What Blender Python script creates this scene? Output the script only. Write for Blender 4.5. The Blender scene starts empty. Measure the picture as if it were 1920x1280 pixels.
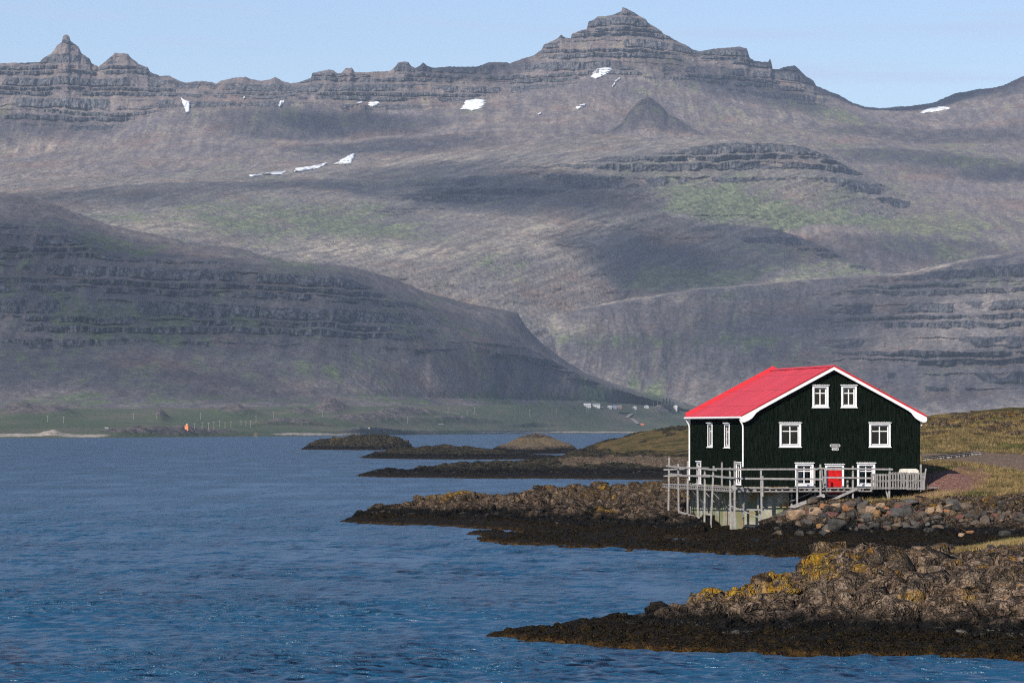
import bpy, bmesh, math, random
import numpy as np
from mathutils import Vector
random.seed(7)
SC = bpy.context.scene
COL = SC.collection
R = math.radians

# ------------------------------------------------------------------ camera, sky, sun, exposure
F = 7200.0            # focal length in photo pixels (135 mm lens, 1920 px wide)
H0 = 7.0              # camera height over the water
HY = 804.0            # picture row of the horizon
cam = bpy.data.cameras.new("camera"); camo = bpy.data.objects.new("camera", cam); COL.objects.link(camo)
camo.location = (0, 0, H0); camo.rotation_euler = (R(90), 0, 0)
cam.lens = 135; cam.sensor_width = 36; cam.shift_y = (HY - 640) / 1920
cam.clip_start = 1; cam.clip_end = 40000
SC.camera = camo

SUN_EL, SUN_AZ = 32.0, -152.0       # azimuth from +Y, clockwise: behind the camera to the left
sd = Vector((math.sin(R(SUN_AZ)) * math.cos(R(SUN_EL)), math.cos(R(SUN_AZ)) * math.cos(R(SUN_EL)), math.sin(R(SUN_EL))))
sun = bpy.data.lights.new("sun", 'SUN'); suno = bpy.data.objects.new("sun", sun); COL.objects.link(suno)
sun.energy = 5.0; sun.angle = R(0.5); sun.color = (1.0, 0.93, 0.84)
suno.rotation_euler = sd.to_track_quat('Z', 'Y').to_euler()

w = bpy.data.worlds.new("World"); SC.world = w; w.use_nodes = True
nt = w.node_tree; nt.nodes.clear()
wo = nt.nodes.new('ShaderNodeOutputWorld'); bg = nt.nodes.new('ShaderNodeBackground'); sk = nt.nodes.new('ShaderNodeTexSky')
sk.sky_type = 'NISHITA'; sk.sun_disc = False; sk.sun_elevation = R(SUN_EL); sk.sun_rotation = R(SUN_AZ)
sk.altitude = 0; sk.air_density = 1.0; sk.dust_density = 0.2; sk.ozone_density = 4.0
bg.inputs[1].default_value = 0.097
# faint streaks of cirrus low in the sky
tc = nt.nodes.new('ShaderNodeTexCoord'); mp = nt.nodes.new('ShaderNodeMapping'); mp.inputs['Scale'].default_value = (9, 9, 170)
nz = nt.nodes.new('ShaderNodeTexNoise'); nz.inputs['Scale'].default_value = 1.0; nz.inputs['Detail'].default_value = 5
mr = nt.nodes.new('ShaderNodeMapRange'); mr.inputs['From Min'].default_value = .52; mr.inputs['From Max'].default_value = .75
mr.inputs['To Max'].default_value = .6
mx = nt.nodes.new('ShaderNodeMix'); mx.data_type = 'RGBA'; mx.inputs['B'].default_value = (4.9, 5.6, 7.7, 1)
nt.links.new(tc.outputs['Generated'], mp.inputs[0]); nt.links.new(mp.outputs[0], nz.inputs[0]); nt.links.new(nz.outputs[0], mr.inputs[0])
tint = nt.nodes.new('ShaderNodeMix'); tint.data_type = 'RGBA'; tint.blend_type = 'MULTIPLY'; tint.inputs['Factor'].default_value = 1
tint.inputs['B'].default_value = (1.05, .97, 1.05, 1); nt.links.new(sk.outputs[0], tint.inputs['A'])
nt.links.new(mr.outputs[0], mx.inputs['Factor']); nt.links.new(tint.outputs['Result'], mx.inputs['A']); nt.links.new(mx.outputs['Result'], bg.inputs[0])
nt.links.new(bg.outputs[0], wo.inputs[0])

SC.view_settings.view_transform = 'Standard'; SC.view_settings.look = 'None'
SC.view_settings.exposure = 0.3; SC.view_settings.gamma = 1.0
SC.cycles.max_bounces = 5; SC.cycles.pixel_filter_type = 'BLACKMAN_HARRIS'; SC.cycles.filter_width = 1.15; SC.cycles.diffuse_bounces = 3; SC.cycles.glossy_bounces = 2
SC.cycles.transmission_bounces = 2; SC.cycles.volume_bounces = 0; SC.cycles.transparent_max_bounces = 48
SC.cycles.use_denoising = False
SC.cycles.sample_clamp_direct = 1.8; SC.cycles.sample_clamp_indirect = 3
SC.cycles.caustics_reflective = False; SC.cycles.caustics_refractive = False

# ------------------------------------------------------------------ numpy noise
f32 = np.float32
def _h(ix, iy, s):
    x = (ix.astype(np.int64) * 374761393 + iy.astype(np.int64) * 668265263 + s * 974634777) & 0xffffffff
    x = ((x ^ (x >> 13)) * 1274126177) & 0xffffffff
    return (x ^ (x >> 16)).astype(np.uint32)
_ga = np.linspace(0, 2 * np.pi, 256, endpoint=False)
_gx, _gy = np.cos(_ga).astype(f32), np.sin(_ga).astype(f32)
def perlin(x, y, s=0):
    x = np.asarray(x, f32); y = np.asarray(y, f32); x, y = np.broadcast_arrays(x, y)
    xi = np.floor(x); yi = np.floor(y); fx = x - xi; fy = y - yi; xi = xi.astype(np.int32); yi = yi.astype(np.int32)
    u = fx * fx * fx * (fx * (fx * 6 - 15) + 10); v = fy * fy * fy * (fy * (fy * 6 - 15) + 10)
    def g(dx, dy):
        k = _h(xi + dx, yi + dy, s) & 255
        return _gx[k] * (fx - dx) + _gy[k] * (fy - dy)
    a = g(0, 0); b = g(1, 0); c = g(0, 1); d = g(1, 1)
    a = a + u * (b - a); c = c + u * (d - c)
    return (a + v * (c - a)) * 1.5
def fbm(x, y, s=0, o=4, g=.5, l=2.03):
    t = 0; a = 1.0; n = 0
    for i in range(o):
        t = t + a * perlin(x, y, s + i * 17); n += a; a *= g; x = x * l + 13.7; y = y * l + 7.1
    return t / n
def ridged(x, y, s=0, o=4, g=.5):
    t = 0; a = 1.0; n = 0
    for i in range(o):
        t = t + a * (1 - 2 * np.abs(perlin(x, y, s + i * 17))); n += a; a *= g; x = x * 2.07 + 3.7; y = y * 2.07 + 9.1
    return t / n
def worley(x, y, s=0):
    x = np.asarray(x, f32); y = np.asarray(y, f32)
    xi = np.floor(x).astype(np.int32); yi = np.floor(y).astype(np.int32)
    f1 = np.full(x.shape, 9, f32); f2 = f1.copy(); idh = np.zeros(x.shape, np.uint32); ddx = np.zeros(x.shape, f32); ddy = ddx.copy()
    for i in (-1, 0, 1):
        for j in (-1, 0, 1):
            h = _h(xi + i, yi + j, s)
            dx = x - (xi + i + (h & 1023).astype(f32) / 1024); dy = y - (yi + j + ((h >> 10) & 1023).astype(f32) / 1024)
            d = np.sqrt(dx * dx + dy * dy); m = d < f1
            f2 = np.where(m, f1, np.minimum(f2, d)); f1 = np.where(m, d, f1)
            idh = np.where(m, h, idh); ddx = np.where(m, dx, ddx); ddy = np.where(m, dy, ddy)
    return f1, f2, idh, ddx, ddy
def blocks(x, y, s=0):
    """angular broken-rock relief: every cell its own height and tilt, with cracks between"""
    f1, f2, h, dx, dy = worley(x, y, s)
    r1 = ((h >> 3) & 255).astype(f32) / 255 - .5; r2 = ((h >> 11) & 255).astype(f32) / 255 - .5; r3 = ((h >> 19) & 255).astype(f32) / 255 - .5
    cr = np.clip((f2 - f1) / .16, 0, 1)
    return r1 + 1.1 * (r2 * dx + r3 * dy) - .45 * (1 - cr) ** 2, r1
def sstep(a, b, x):
    t = np.clip((x - a) / (b - a), 0, 1); return t * t * (3 - 2 * t)

# ------------------------------------------------------------------ object helpers
def tag(o, label=None, cat=None, group=None, kind=None):
    if label: o['label'] = label
    if cat: o['category'] = cat
    if group: o['group'] = group
    if kind: o['kind'] = kind
    return o
def empty(name, loc=(0, 0, 0), rz=0.0, parent=None):
    o = bpy.data.objects.new(name, None); COL.objects.link(o); o.location = loc; o.rotation_euler = (0, 0, rz)
    if parent: o.parent = parent
    return o
def grid_obj(name, P, mat, attrs=None, keep=None, parent=None, smooth=True):
    Rn, Cn, _ = P.shape
    idx = np.arange(Rn * Cn).reshape(Rn, Cn)
    q = np.stack([idx[:-1, :-1], idx[:-1, 1:], idx[1:, 1:], idx[1:, :-1]], -1).reshape(-1, 4)
    if keep is not None:
        k = (keep[:-1, :-1] | keep[:-1, 1:] | keep[1:, 1:] | keep[1:, :-1]).reshape(-1); q = q[k]
        used = np.zeros(Rn * Cn, bool); used[q.reshape(-1)] = True
        remap = np.cumsum(used) - 1; q = remap[q]
    else: used = np.ones(Rn * Cn, bool)
    V = P.reshape(-1, 3)[used].astype(f32)
    me = bpy.data.meshes.new(name)
    me.vertices.add(len(V)); me.vertices.foreach_set('co', V.ravel())
    me.loops.add(len(q) * 4); me.loops.foreach_set('vertex_index', q.ravel().astype(np.int32))
    me.polygons.add(len(q)); me.polygons.foreach_set('loop_start', np.arange(0, len(q) * 4, 4, dtype=np.int32))
    me.polygons.foreach_set('use_smooth', np.full(len(q), smooth))
    for k, a in (attrs or {}).items():
        at = me.attributes.new(k, 'FLOAT', 'POINT'); at.data.foreach_set('value', np.broadcast_to(a, (Rn, Cn)).reshape(-1)[used].astype(f32))
    me.update(); me.validate()
    me.materials.append(mat)
    o = bpy.data.objects.new(name, me); COL.objects.link(o)
    if parent: o.parent = parent
    return o
class MB:
    """collects simple solids into one mesh"""
    def __init__(s): s.bm = bmesh.new()
    def box(s, a, b, c=None):
        x0, y0, z0 = a; x1, y1, z1 = b
        v = [s.bm.verts.new(p) for p in ((x0,y0,z0),(x1,y0,z0),(x1,y1,z0),(x0,y1,z0),(x0,y0,z1),(x1,y0,z1),(x1,y1,z1),(x0,y1,z1))]
        for f in ((3,2,1,0),(4,5,6,7),(0,1,5,4),(1,2,6,5),(2,3,7,6),(3,0,4,7)): s.bm.faces.new([v[i] for i in f])
        return s
    def bar(s, p, q, w, h, up=(0, 0, 1)):
        p = Vector(p); q = Vector(q); d = (q - p).normalized(); u = Vector(up)
        if abs(d.dot(u)) > .98: u = Vector((0, 1, 0))
        a = d.cross(u).normalized() * (w / 2); b = a.cross(d).normalized() * (h / 2)
        v = [s.bm.verts.new(c + i * a + j * b) for c in (p, q) for i, j in ((-1,-1),(1,-1),(1,1),(-1,1))]
        for f in ((0,1,2,3),(7,6,5,4),(0,4,5,1),(1,5,6,2),(2,6,7,3),(3,7,4,0)): s.bm.faces.new([v[i] for i in f])
        return s
    def tube(s, pts, r, n=8, r2=None):
        rings = []
        for k, p in enumerate(pts):
            p = Vector(p); d = (Vector(pts[min(k + 1, len(pts) - 1)]) - Vector(pts[max(k - 1, 0)])).normalized()
            u = Vector((1, 0, 0)) if abs(d.x) < .9 else Vector((0, 1, 0))
            a = d.cross(u).normalized(); b = d.cross(a).normalized()
            rr = r if r2 is None else r + (r2 - r) * k / (len(pts) - 1)
            rings.append([s.bm.verts.new(p + a * math.cos(6.2832 * i / n) * rr + b * math.sin(6.2832 * i / n) * rr) for i in range(n)])
        for A, B in zip(rings, rings[1:]):
            for i in range(n): s.bm.faces.new((A[i], A[(i + 1) % n], B[(i + 1) % n], B[i]))
        s.bm.faces.new(rings[0][::-1]); s.bm.faces.new(rings[-1]); return s
    def poly(s, pts, depth):
        """polygon extruded by the vector depth"""
        d = Vector(depth); A = [s.bm.verts.new(p) for p in pts]; B = [s.bm.verts.new(Vector(p) + d) for p in pts]
        s.bm.faces.new(A); s.bm.faces.new(B[::-1]); n = len(A)
        for i in range(n): s.bm.faces.new((A[i], B[i], B[(i + 1) % n], A[(i + 1) % n]))
        return s
    def hull(s, c, sx, sy, sz, n=14, seed=0, rz=0, box=1.):
        rr = random.Random(seed); vs = []; sp = lambda t: math.copysign(abs(t) ** box, t)
        for i in range(n):
            a = rr.uniform(0, 6.283); z = rr.uniform(-1, 1); q = math.sqrt(1 - z * z); k = rr.uniform(.8, 1.08)
            x, y, z = sp(q * math.cos(a)) * sx * k, sp(q * math.sin(a)) * sy * k, sp(z) * sz * k
            vs.append(s.bm.verts.new((c[0] + x * math.cos(rz) - y * math.sin(rz), c[1] + x * math.sin(rz) + y * math.cos(rz), c[2] + z)))
        r = bmesh.ops.convex_hull(s.bm, input=vs)
        bmesh.ops.delete(s.bm, geom=list({v for v in r['geom_interior'] + r['geom_unused'] if isinstance(v, bmesh.types.BMVert)}), context='VERTS')
        return s
    def build(s, name, mat, parent=None, bevel=0, smooth=False):
        bmesh.ops.recalc_face_normals(s.bm, faces=s.bm.faces)
        if bevel: bmesh.ops.bevel(s.bm, geom=s.bm.edges[:], offset=bevel, segments=1, affect='EDGES', profile=.5)
        me = bpy.data.meshes.new(name); s.bm.to_mesh(me); s.bm.free(); me.materials.append(mat)
        if smooth:
            for p in me.polygons: p.use_smooth = True
        o = bpy.data.objects.new(name, me); COL.objects.link(o)
        if parent: o.parent = parent
        return o

# ------------------------------------------------------------------ materials
class N:
    """small node-graph helper"""
    def __init__(s, name):
        s.m = bpy.data.materials.new(name); s.m.use_nodes = True; s.t = s.m.node_tree
        s.b = s.t.nodes['Principled BSDF']; s.out = s.t.nodes['Material Output']
        s.b.inputs['Specular IOR Level'].default_value = .25
    def n(s, t, **k):
        x = s.t.nodes.new('ShaderNode' + t)
        for a, b in k.items(): setattr(x, a, b)
        return x
    def put(s, v, sock):
        if hasattr(v, 'is_linked') or isinstance(v, bpy.types.NodeSocket): s.t.links.new(v, sock)
        elif isinstance(v, (tuple, list)) and len(v) == 3 and sock.type == 'RGBA': sock.default_value = (*v, 1)
        else: sock.default_value = v
    def pos(s, sc=(1, 1, 1)):
        g = s.n('NewGeometry'); m = s.n('Mapping'); s.t.links.new(g.outputs['Position'], m.inputs[0]); m.inputs['Scale'].default_value = sc
        return m.outputs[0]
    def obj(s, sc=(1, 1, 1)):
        g = s.n('TexCoord'); m = s.n('Mapping'); s.t.links.new(g.outputs['Object'], m.inputs[0]); m.inputs['Scale'].default_value = sc
        return m.outputs[0]
    def noise(s, v, scale=1, det=4, rough=.55, dist=0):
        x = s.n('TexNoise'); s.put(v, x.inputs['Vector']); x.inputs['Scale'].default_value = scale; x.inputs['Detail'].default_value = det
        x.inputs['Roughness'].default_value = rough; x.inputs['Distortion'].default_value = dist; return x.outputs[0]
    def voro(s, v, scale=1, feat='F1', out='Distance'):
        x = s.n('TexVoronoi', feature=feat); s.put(v, x.inputs['Vector']); x.inputs['Scale'].default_value = scale; return x.outputs[out]
    def attr(s, name): return s.n('Attribute', attribute_name=name).outputs['Fac']
    def rng(s, v, a, b, c=0., d=1., smooth=True):
        x = s.n('MapRange'); x.interpolation_type = 'SMOOTHSTEP' if smooth else 'LINEAR'
        s.put(v, x.inputs[0])
        for i, q in enumerate((a, b, c, d)): x.inputs[i + 1].default_value = q
        return x.outputs[0]
    def math(s, op, a, b=0.): 
        x = s.n('Math', operation=op); s.put(a, x.inputs[0]); s.put(b, x.inputs[1]); return x.outputs[0]
    def mix(s, f, a, b):
        x = s.n('Mix', data_type='RGBA'); s.put(f, x.inputs['Factor']); s.put(a, x.inputs['A']); s.put(b, x.inputs['B']); return x.outputs['Result']
    def sep(s, v):
        x = s.n('SeparateXYZ'); s.put(v, x.inputs[0]); return x.outputs
    def normal(s): return s.n('NewGeometry').outputs['Normal']
    def bump(s, h, st=1., dist=1.):
        x = s.n('Bump'); s.put(h, x.inputs['Height']); x.inputs['Strength'].default_value = st; x.inputs['Distance'].default_value = dist
        s.t.links.new(x.outputs[0], s.b.inputs['Normal']); return x.outputs[0]
    def done(s, col, rough=.85):
        s.put(col, s.b.inputs['Base Color']); s.put(rough, s.b.inputs['Roughness']); return s.m

def far_mat(name, talus=(.125, .098, .098), rock=(.075, .07, .078), green=(.058, .083, .036), pale=(.21, .175, .14), shear=0., cl=1.):
    m = N(name); p = m.pos(); g = m.attr('green'); c = m.attr('cliff'); pl = m.attr('pale')
    px_, py_, pz_ = m.sep(p)[:3]; cx = m.n('CombineXYZ')
    m.put(m.math('MULTIPLY', m.math('SUBTRACT', px_, m.math('MULTIPLY', pz_, shear)), 1 / 24), cx.inputs[0]); m.put(m.math('MULTIPLY', py_, 1 / 90), cx.inputs[1]); m.put(m.math('MULTIPLY', pz_, 1 / 110), cx.inputs[2])
    st = m.noise(cx.outputs[0], 1, 6, .62)            # downhill streaks
    cn = m.noise(m.pos((1 / 9, 1 / 9, 1 / 45)), 1, 4, .65)               # columns of the cliffs
    n1 = m.noise(m.pos((1 / 300,) * 3), 1, 7, .6)
    n2 = m.noise(m.pos((1 / 14, 1 / 14, 1 / 9)), 1, 5, .7)
    sc = m.noise(m.pos((1 / 45, 1 / 45, 1 / 7)), 1, 6, .65)              # layering
    col = m.mix(m.rng(n1, .35, .65), talus, (talus[0] * .8, talus[1] * .85, talus[2] * .95))
    col = m.mix(m.rng(st, .42, .7, 0, .5), col, (talus[0] * 1.4, talus[1] * 1.35, talus[2] * 1.2))
    col = m.mix(m.math('MULTIPLY', pl, m.rng(st, .3, .65)), col, pale)
    nb = m.noise(m.pos((1 / 170, 1 / 170, 1 / 60)), 1, 5, .6)
    col = m.mix(m.rng(nb, .5, .68, 0, .6), col, (talus[0] * 1.25, talus[1] * .98, talus[2] * .82)); col = m.mix(m.rng(nb, .48, .34, 0, .55), col, (talus[0] * .78, talus[1] * .84, talus[2] * 1.0))
    gm = m.rng(m.math('ADD', m.math('MULTIPLY', g, 1.0), m.math('MULTIPLY', m.math('ADD', m.math('SUBTRACT', st, .5), m.math('SUBTRACT', n1, .5)), 1.9)), .34, .85)
    col = m.mix(gm, col, m.mix(m.rng(n2, .35, .65), green, (green[0] * 1.5, green[1] * 1.35, green[2] * 1.3)))
    rk = m.mix(m.rng(m.math('ADD', m.math('MULTIPLY', cn, .65), m.math('MULTIPLY', n2, .35)), .38, .62), (rock[0] * .38, rock[1] * .42, rock[2] * .5), (rock[0] * 1.6 * cl, rock[1] * 1.55 * cl, rock[2] * 1.45 * cl))
    cm = m.rng(m.math('ADD', c, m.math('MULTIPLY', m.math('SUBTRACT', sc, .5), 1.1)), .4, .62)
    col = m.mix(cm, col, rk)
    n4 = m.noise(m.pos((1 / 7, 1 / 7, 1 / 6)), 1, 4, .7)
    val = m.math('MULTIPLY', m.math('MULTIPLY', m.rng(n2, .32, .68, .68, 1.36, False), m.rng(n4, .3, .7, .66, 1.42, False)), m.rng(st, .35, .65, .8, 1.22, False))
    mu = m.n('Mix', data_type='RGBA', blend_type='MULTIPLY'); mu.inputs['Factor'].default_value = 1; m.put(col, mu.inputs['A']); cb = m.n('CombineXYZ')
    for i in range(3): m.put(val, cb.inputs[i])
    m.put(cb.outputs[0], mu.inputs['B']); col = mu.outputs['Result']
    h = m.math('ADD', m.math('MULTIPLY', n2, 3.2), m.math('MULTIPLY', m.math('MULTIPLY', sc, cm), 9.))
    h = m.math('ADD', h, m.math('MULTIPLY', m.noise(m.pos((1 / 4.5,) * 3), 1, 4, .7), 1.8))
    m.bump(h, .9, 1.0)
    return m.done(col, .95)

# ------------------------------------------------------------------ far terrain sheets
def curve(line, px):
    a = sorted(line); xs = [q[0] for q in a]
    return np.interp(px, xs, [q[1] for q in a])
def blobs(PX, PY, bl, jit=0.):
    t = np.zeros(PX.shape, f32)
    wob = fbm(PX / 60, PY / 25, 91, 3) * 30 if jit else 0
    for (x, y, rx, ry, v) in bl:
        t = t + v * np.exp(-(((PX + wob - x) / rx) ** 2 + ((PY + wob * .4 - y) / ry) ** 2))
    return t
def pxcols(a, b, step, out=(-2600, 4600)):
    L = list(np.arange(out[0], a, 60)); M = list(np.arange(a, b, step)); Rr = list(np.arange(b, out[1], 60))
    return np.array(L + M + Rr)
def smooth_px(a, px, sig):
    g = np.arange(px.min(), px.max(), 2.0); v = np.interp(g, px, a); k = np.exp(-.5 * (np.arange(-3 * sig, 3 * sig + 1, 2) / sig) ** 2); k /= k.sum()
    v = np.convolve(np.pad(v, len(k) // 2, mode='edge'), k, 'valid')[:len(g)]
    return np.interp(px, g, v)
def sheet(name, lines, nrow, cols, mat, H=20., tan=.6, strata=None, gully=12., ribs=5., rough=3., dip=0., green=(), pale=(), seed=1,
          back=((250, -90), (900, -420)), cover=.14, yoff=lambda p: 600., shear=0., gbias=.14, fpale=.5, cf=.5, gfade=((0, 1), (1, 1))):
    """lines: foot..rim, each [(px,py,Y)...]; surface built in real coordinates, layered basalt cliffs and gullies pushed out of it"""
    px = cols; PYs = []; Ys = []
    for ln in lines:
        PYs.append(curve([(q[0], q[1]) for q in ln], px)); Ys.append(curve([(q[0], q[2]) for q in ln if len(q) > 2], px))
    PYs = [smooth_px(a, px, 14) for a in PYs[:-1]] + [PYs[-1]]; Ys = [smooth_px(b + yoff(px), px, 45) for b in Ys]
    Pz = [H0 - (a - HY) / F * b for a, b in zip(PYs, Ys)]
    ddy = np.maximum(Ys[1] - Ys[0], 60); ddz = np.maximum(Pz[1] - Pz[0], .12 * ddy)      # the foot runs on below the ground in front
    kf = 170 / ddz; Pz = [Pz[0] - 170] + Pz; Ys = [Ys[0] - np.minimum(ddy * kf, 420)] + Ys; nrow = (24,) + tuple(nrow); lines = [None] + list(lines)
    zz = []; yy = []; tt = []
    for k in range(len(lines) - 1):
        n = nrow[k]
        for i in range(n):
            t = i / n; zz.append(Pz[k] * (1 - t) + Pz[k + 1] * t); yy.append(Ys[k] * (1 - t) + Ys[k + 1] * t); tt.append(k + t - 1)
    zz.append(Pz[-1]); yy.append(Ys[-1]); tt.append(len(lines) - 2)
    nf = len(zz)
    for (dy, dz) in back:
        for i in range(1, 9):
            a = i / 8; y0, z0 = (Ys[-1], Pz[-1]) if (dy, dz) == back[0] else (Ys[-1] + back[0][0], Pz[-1] + back[0][1])
            zz.append(z0 + (Pz[-1] + dz - z0) * a); yy.append(y0 + (Ys[-1] + dy - y0) * a); tt.append(len(lines))
    Z = np.array(zz, f32); Y = np.array(yy, f32); T = np.array(tt)[:, None] * np.ones_like(Z)
    # round the kinks between the lines a little
    for _ in range(6):
        zi = Z.copy(); yi = Y.copy()
        Z[1:nf - 1] = (zi[:nf - 2] + 2 * zi[1:nf - 1] + zi[2:nf]) / 4; Y[1:nf - 1] = (yi[:nf - 2] + 2 * yi[1:nf - 1] + yi[2:nf]) / 4
    PX = np.broadcast_to(px, Z.shape).astype(f32); X = (PX - 960) / F * Y
    PY = HY + (H0 - Z) * F / Y
    dz = np.gradient(Z, axis=0); dy = np.gradient(Y, axis=0); slope = np.clip(dz / np.maximum(np.abs(dy), .01), 0, 2)
    steep = sstep(.1, .35, slope); kw = 20                                   # eased so that no ledge appears where the profile bends
    cs = np.cumsum(np.pad(steep, ((kw + 1, kw), (0, 0)), mode='edge'), axis=0); steep = (cs[2 * kw + 1:] - cs[:-2 * kw - 1]) / (2 * kw + 1)
    # layered cliffs
    st = (strata(PX, PY, T) if strata else 1.) * steep
    wz = Z + dip * X + .55 * H * fbm(X / 420, Z / 90, seed + 3, 3) + .12 * H * perlin(X / 30, Z / 25, seed + 4)
    wz = wz + .42 * H * np.sin(wz / H * 2.1 + 1.) * .7
    q = wz / H; k = np.floor(q); ph = q - k
    pres = sstep(-.2, .35, perlin(X / 190 + k * 7.3, k * 3.1, seed + 5) + .6 * perlin(X / 40 + k * 5.1, k * 1.7 + Z / 40, seed + 6) + cover)
    saw = np.where(ph < 1 - cf, -1 + 2 * ph / (1 - cf), 1 - 2 * (ph - (1 - cf)) / cf)
    A = .5 * cf * H / np.maximum(slope, tan)
    am = st * pres
    D = A * saw * am * .92               # positive = away from camera
    incl = sstep(1 - cf - .05, 1 - cf + .03, ph) * am
    rb = 1.2 * ridged(X / 15, Z / 50 + k * 3, seed + 11, 3) + 1.8 * ridged(X / 48, Z / 90 + k * 1.3, seed + 13, 2)
    D = D - ribs * rb * (.15 + incl) * np.clip(st + .1, 0, 1)
    gl = ridged((X - shear * Z) / 95 + .25 * fbm(X / 200, Z / 120, seed + 21, 2), Z / 700 + Y / 5000, seed + 23, 4, .5)
    D = D - gully * np.interp(PX, gfade[0], gfade[1]) * gl * (.3 + .7 * steep) * (1 - .3 * incl) 
    Y2 = Y + D; Z2 = Z + rough * fbm(X / 60, Y / 60, seed + 31, 5, .6) * (1 - .5 * steep) + rough * .35 * fbm(X / 9, Z / 9 + Y / 12, seed + 37, 3, .6)
    g = (blobs(PX, PY, green, 1) if green else np.zeros_like(Z)) * .62 + gbias + .30 * fbm(X / 260, Y / 500 + Z / 120, seed + 41, 4)
    pl = blobs(PX, PY, pale, 1) if pale else np.zeros_like(Z)
    pl = pl + fpale * (1 - sstep(.08, .30, slope)) * (.7 + .8 * fbm(X / 180, Y / 400, seed + 43, 3)); g = g + .25 * fpale * sstep(.25, .5, slope) * (1 - incl)  # pale gravel flats and greener faces, also rim shading put into the colour
    P = np.stack([X, Y2, Z2], -1)
    o = grid_obj(name, P, mat, {'green': g, 'cliff': incl, 'pale': pl})
    tag(o, kind='structure')
    return o, (px, P, nf)

M_M1 = far_mat('near_mountain_slope', (.105, .092, .09), (.05, .052, .058), (.055, .076, .038), cl=1.5)
M_S5 = far_mat('back_range_slope', (.150, .124, .114), (.082, .082, .088), (.10, .11, .066), (.27, .22, .17))
M_S3 = far_mat('plateau_slope', (.145, .126, .112), (.068, .068, .074), (.086, .102, .062), (.32, .275, .215), shear=2.2)
M_S1 = far_mat('terrace_slope', (.138, .12, .112), (.062, .062, .068), (.085, .11, .055), (.32, .27, .21), shear=.3)

sil5 = [(-2600,160,9600),(-600,130,9500),(-200,118),(0,120,9500),(75,117),(85,108),(100,97),(108,85),(117,80),(118,70),(123,65),(130,68),(133,78),(148,88),(153,100),(170,112),(172,120),(185,126),(200,115),(213,104),(215,100),(240,101),(245,108),(262,121),(278,127),(282,136),(300,143),(318,142),(330,150),(350,155),(375,153),(395,155),(405,158),(415,152),(435,147),(460,145),(470,149),(490,152),(505,150),(517,146),(530,153),(545,157),(570,152),(583,148),(586,138),(600,136),(615,132),(625,132),(633,138),(640,137,9700),(648,128),(660,128),(665,136),(690,137),(730,134),(742,125),(748,118),(765,117),(772,125),(780,128),(788,124),(793,118),(800,124),(810,128),(840,127),(885,126),(895,127),(905,122),(918,118),(950,117),(955,120),(975,113),(1000,105,9900),(1015,95),(1020,85),(1030,80),(1038,76),(1048,70),(1052,66),(1060,72),(1070,73),(1072,65),(1085,60),(1100,55),(1103,42),(1115,37),(1120,32),(1150,28),(1165,22),(1167,15),(1175,17),(1190,25),(1210,37),(1215,45),(1235,55),(1245,65),(1265,75),(1285,85),(1300,95,10000),(1310,98),(1325,96),(1340,91),(1385,88),(1400,92),(1405,108),(1415,115),(1430,117),(1440,117),(1443,110),(1446,118),(1448,130),(1462,130),(1470,126),(1490,124),(1497,130),(1510,142),(1525,152),(1530,162),(1555,173),(1575,180),(1600,194),(1620,201),(1650,203,10300),(1700,200),(1750,193),(1790,176),(1830,168),(1880,162),(1900,152),(1915,145),(1925,142,10200),(2000,120),(2300,90,10000),(4600,150,9800)]
S5, g5 = sheet('mountain_range', [
    [(-2600,420,7700),(0,400,7700),(640,380,8000),(1000,340,8200),(1300,350,8200),(1550,430,7900),(1700,480,7700),(1920,470,7800),(4600,480,7700)],
    [(-2600,345,8400),(0,338,8400),(640,300,8600),(1000,262,8800),(1300,270,8900),(1600,288,8900),(1920,290,9000),(4600,300,9000)],
    [(-2600,295,8950),(0,290,8950),(200,275),(400,250,9050),(640,262,9150),(800,245),(900,225),(1100,205,9300),(1200,218),(1400,235),(1600,245,9500),(1750,262,9600),(1920,255,9600),(4600,260,9600)],
    [(-2600,240,9300),(0,215,9220),(150,240),(240,230,9250),(300,190),(450,190),(640,195,9450),(800,195),(950,175),(1000,160,9650),(1150,130,9680),(1300,140,9750),(1450,175),(1550,198),(1620,212,10000),(1750,222,10000),(1920,190,9900),(4600,220,9600)],
    sil5], (70, 90, 110, 170), pxcols(-150, 2070, 1.05), M_S5, H=23, tan=.8, cover=.34, cf=.55,
    strata=lambda x, y, t: sstep(2.55, 3.05, t) * (1 - .75 * sstep(1560, 1640, x)), gully=20, ribs=10, rough=5, seed=11,
    green=[(60,300,120,25,.45),(400,310,260,25,.35),(1480,190,60,30,.5),(1560,215,60,20,.5),(1400,240,120,12,.5),(1560,250,120,12,.55),(1750,300,260,40,.5),(1700,400,200,60,.6),(380,210,60,14,.5),(1250,130,40,40,.35),(1800,440,180,40,.4)],
    pale=[(60,275,120,12,.7),(1460,225,90,8,.7),(60,330,120,12,.6),(900,215,60,40,.3)])
MB_ = None
S4, g4 = sheet('hill', [
    [(1080,262,8650),(1150,262,8650),(1215,264,8650),(1320,262,8650),(1360,262,8650)],
    [(1080,258,8700),(1130,252,8720),(1150,242,8750),(1165,232),(1180,208,8850),(1200,189),(1215,182,8900),(1222,186),(1228,190),(1245,204,8880),(1252,215),(1270,222,8850),(1300,243,8780),(1320,252,8750),(1360,262,8700)]],
    (110,), np.arange(1080, 1361, 1.2), M_S5, H=18, gully=14, ribs=6, rough=4, strata=lambda x, y, t: sstep(.75, .9, t) * .6, seed=33,
    back=((60, -10), (300, -160)))
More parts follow.
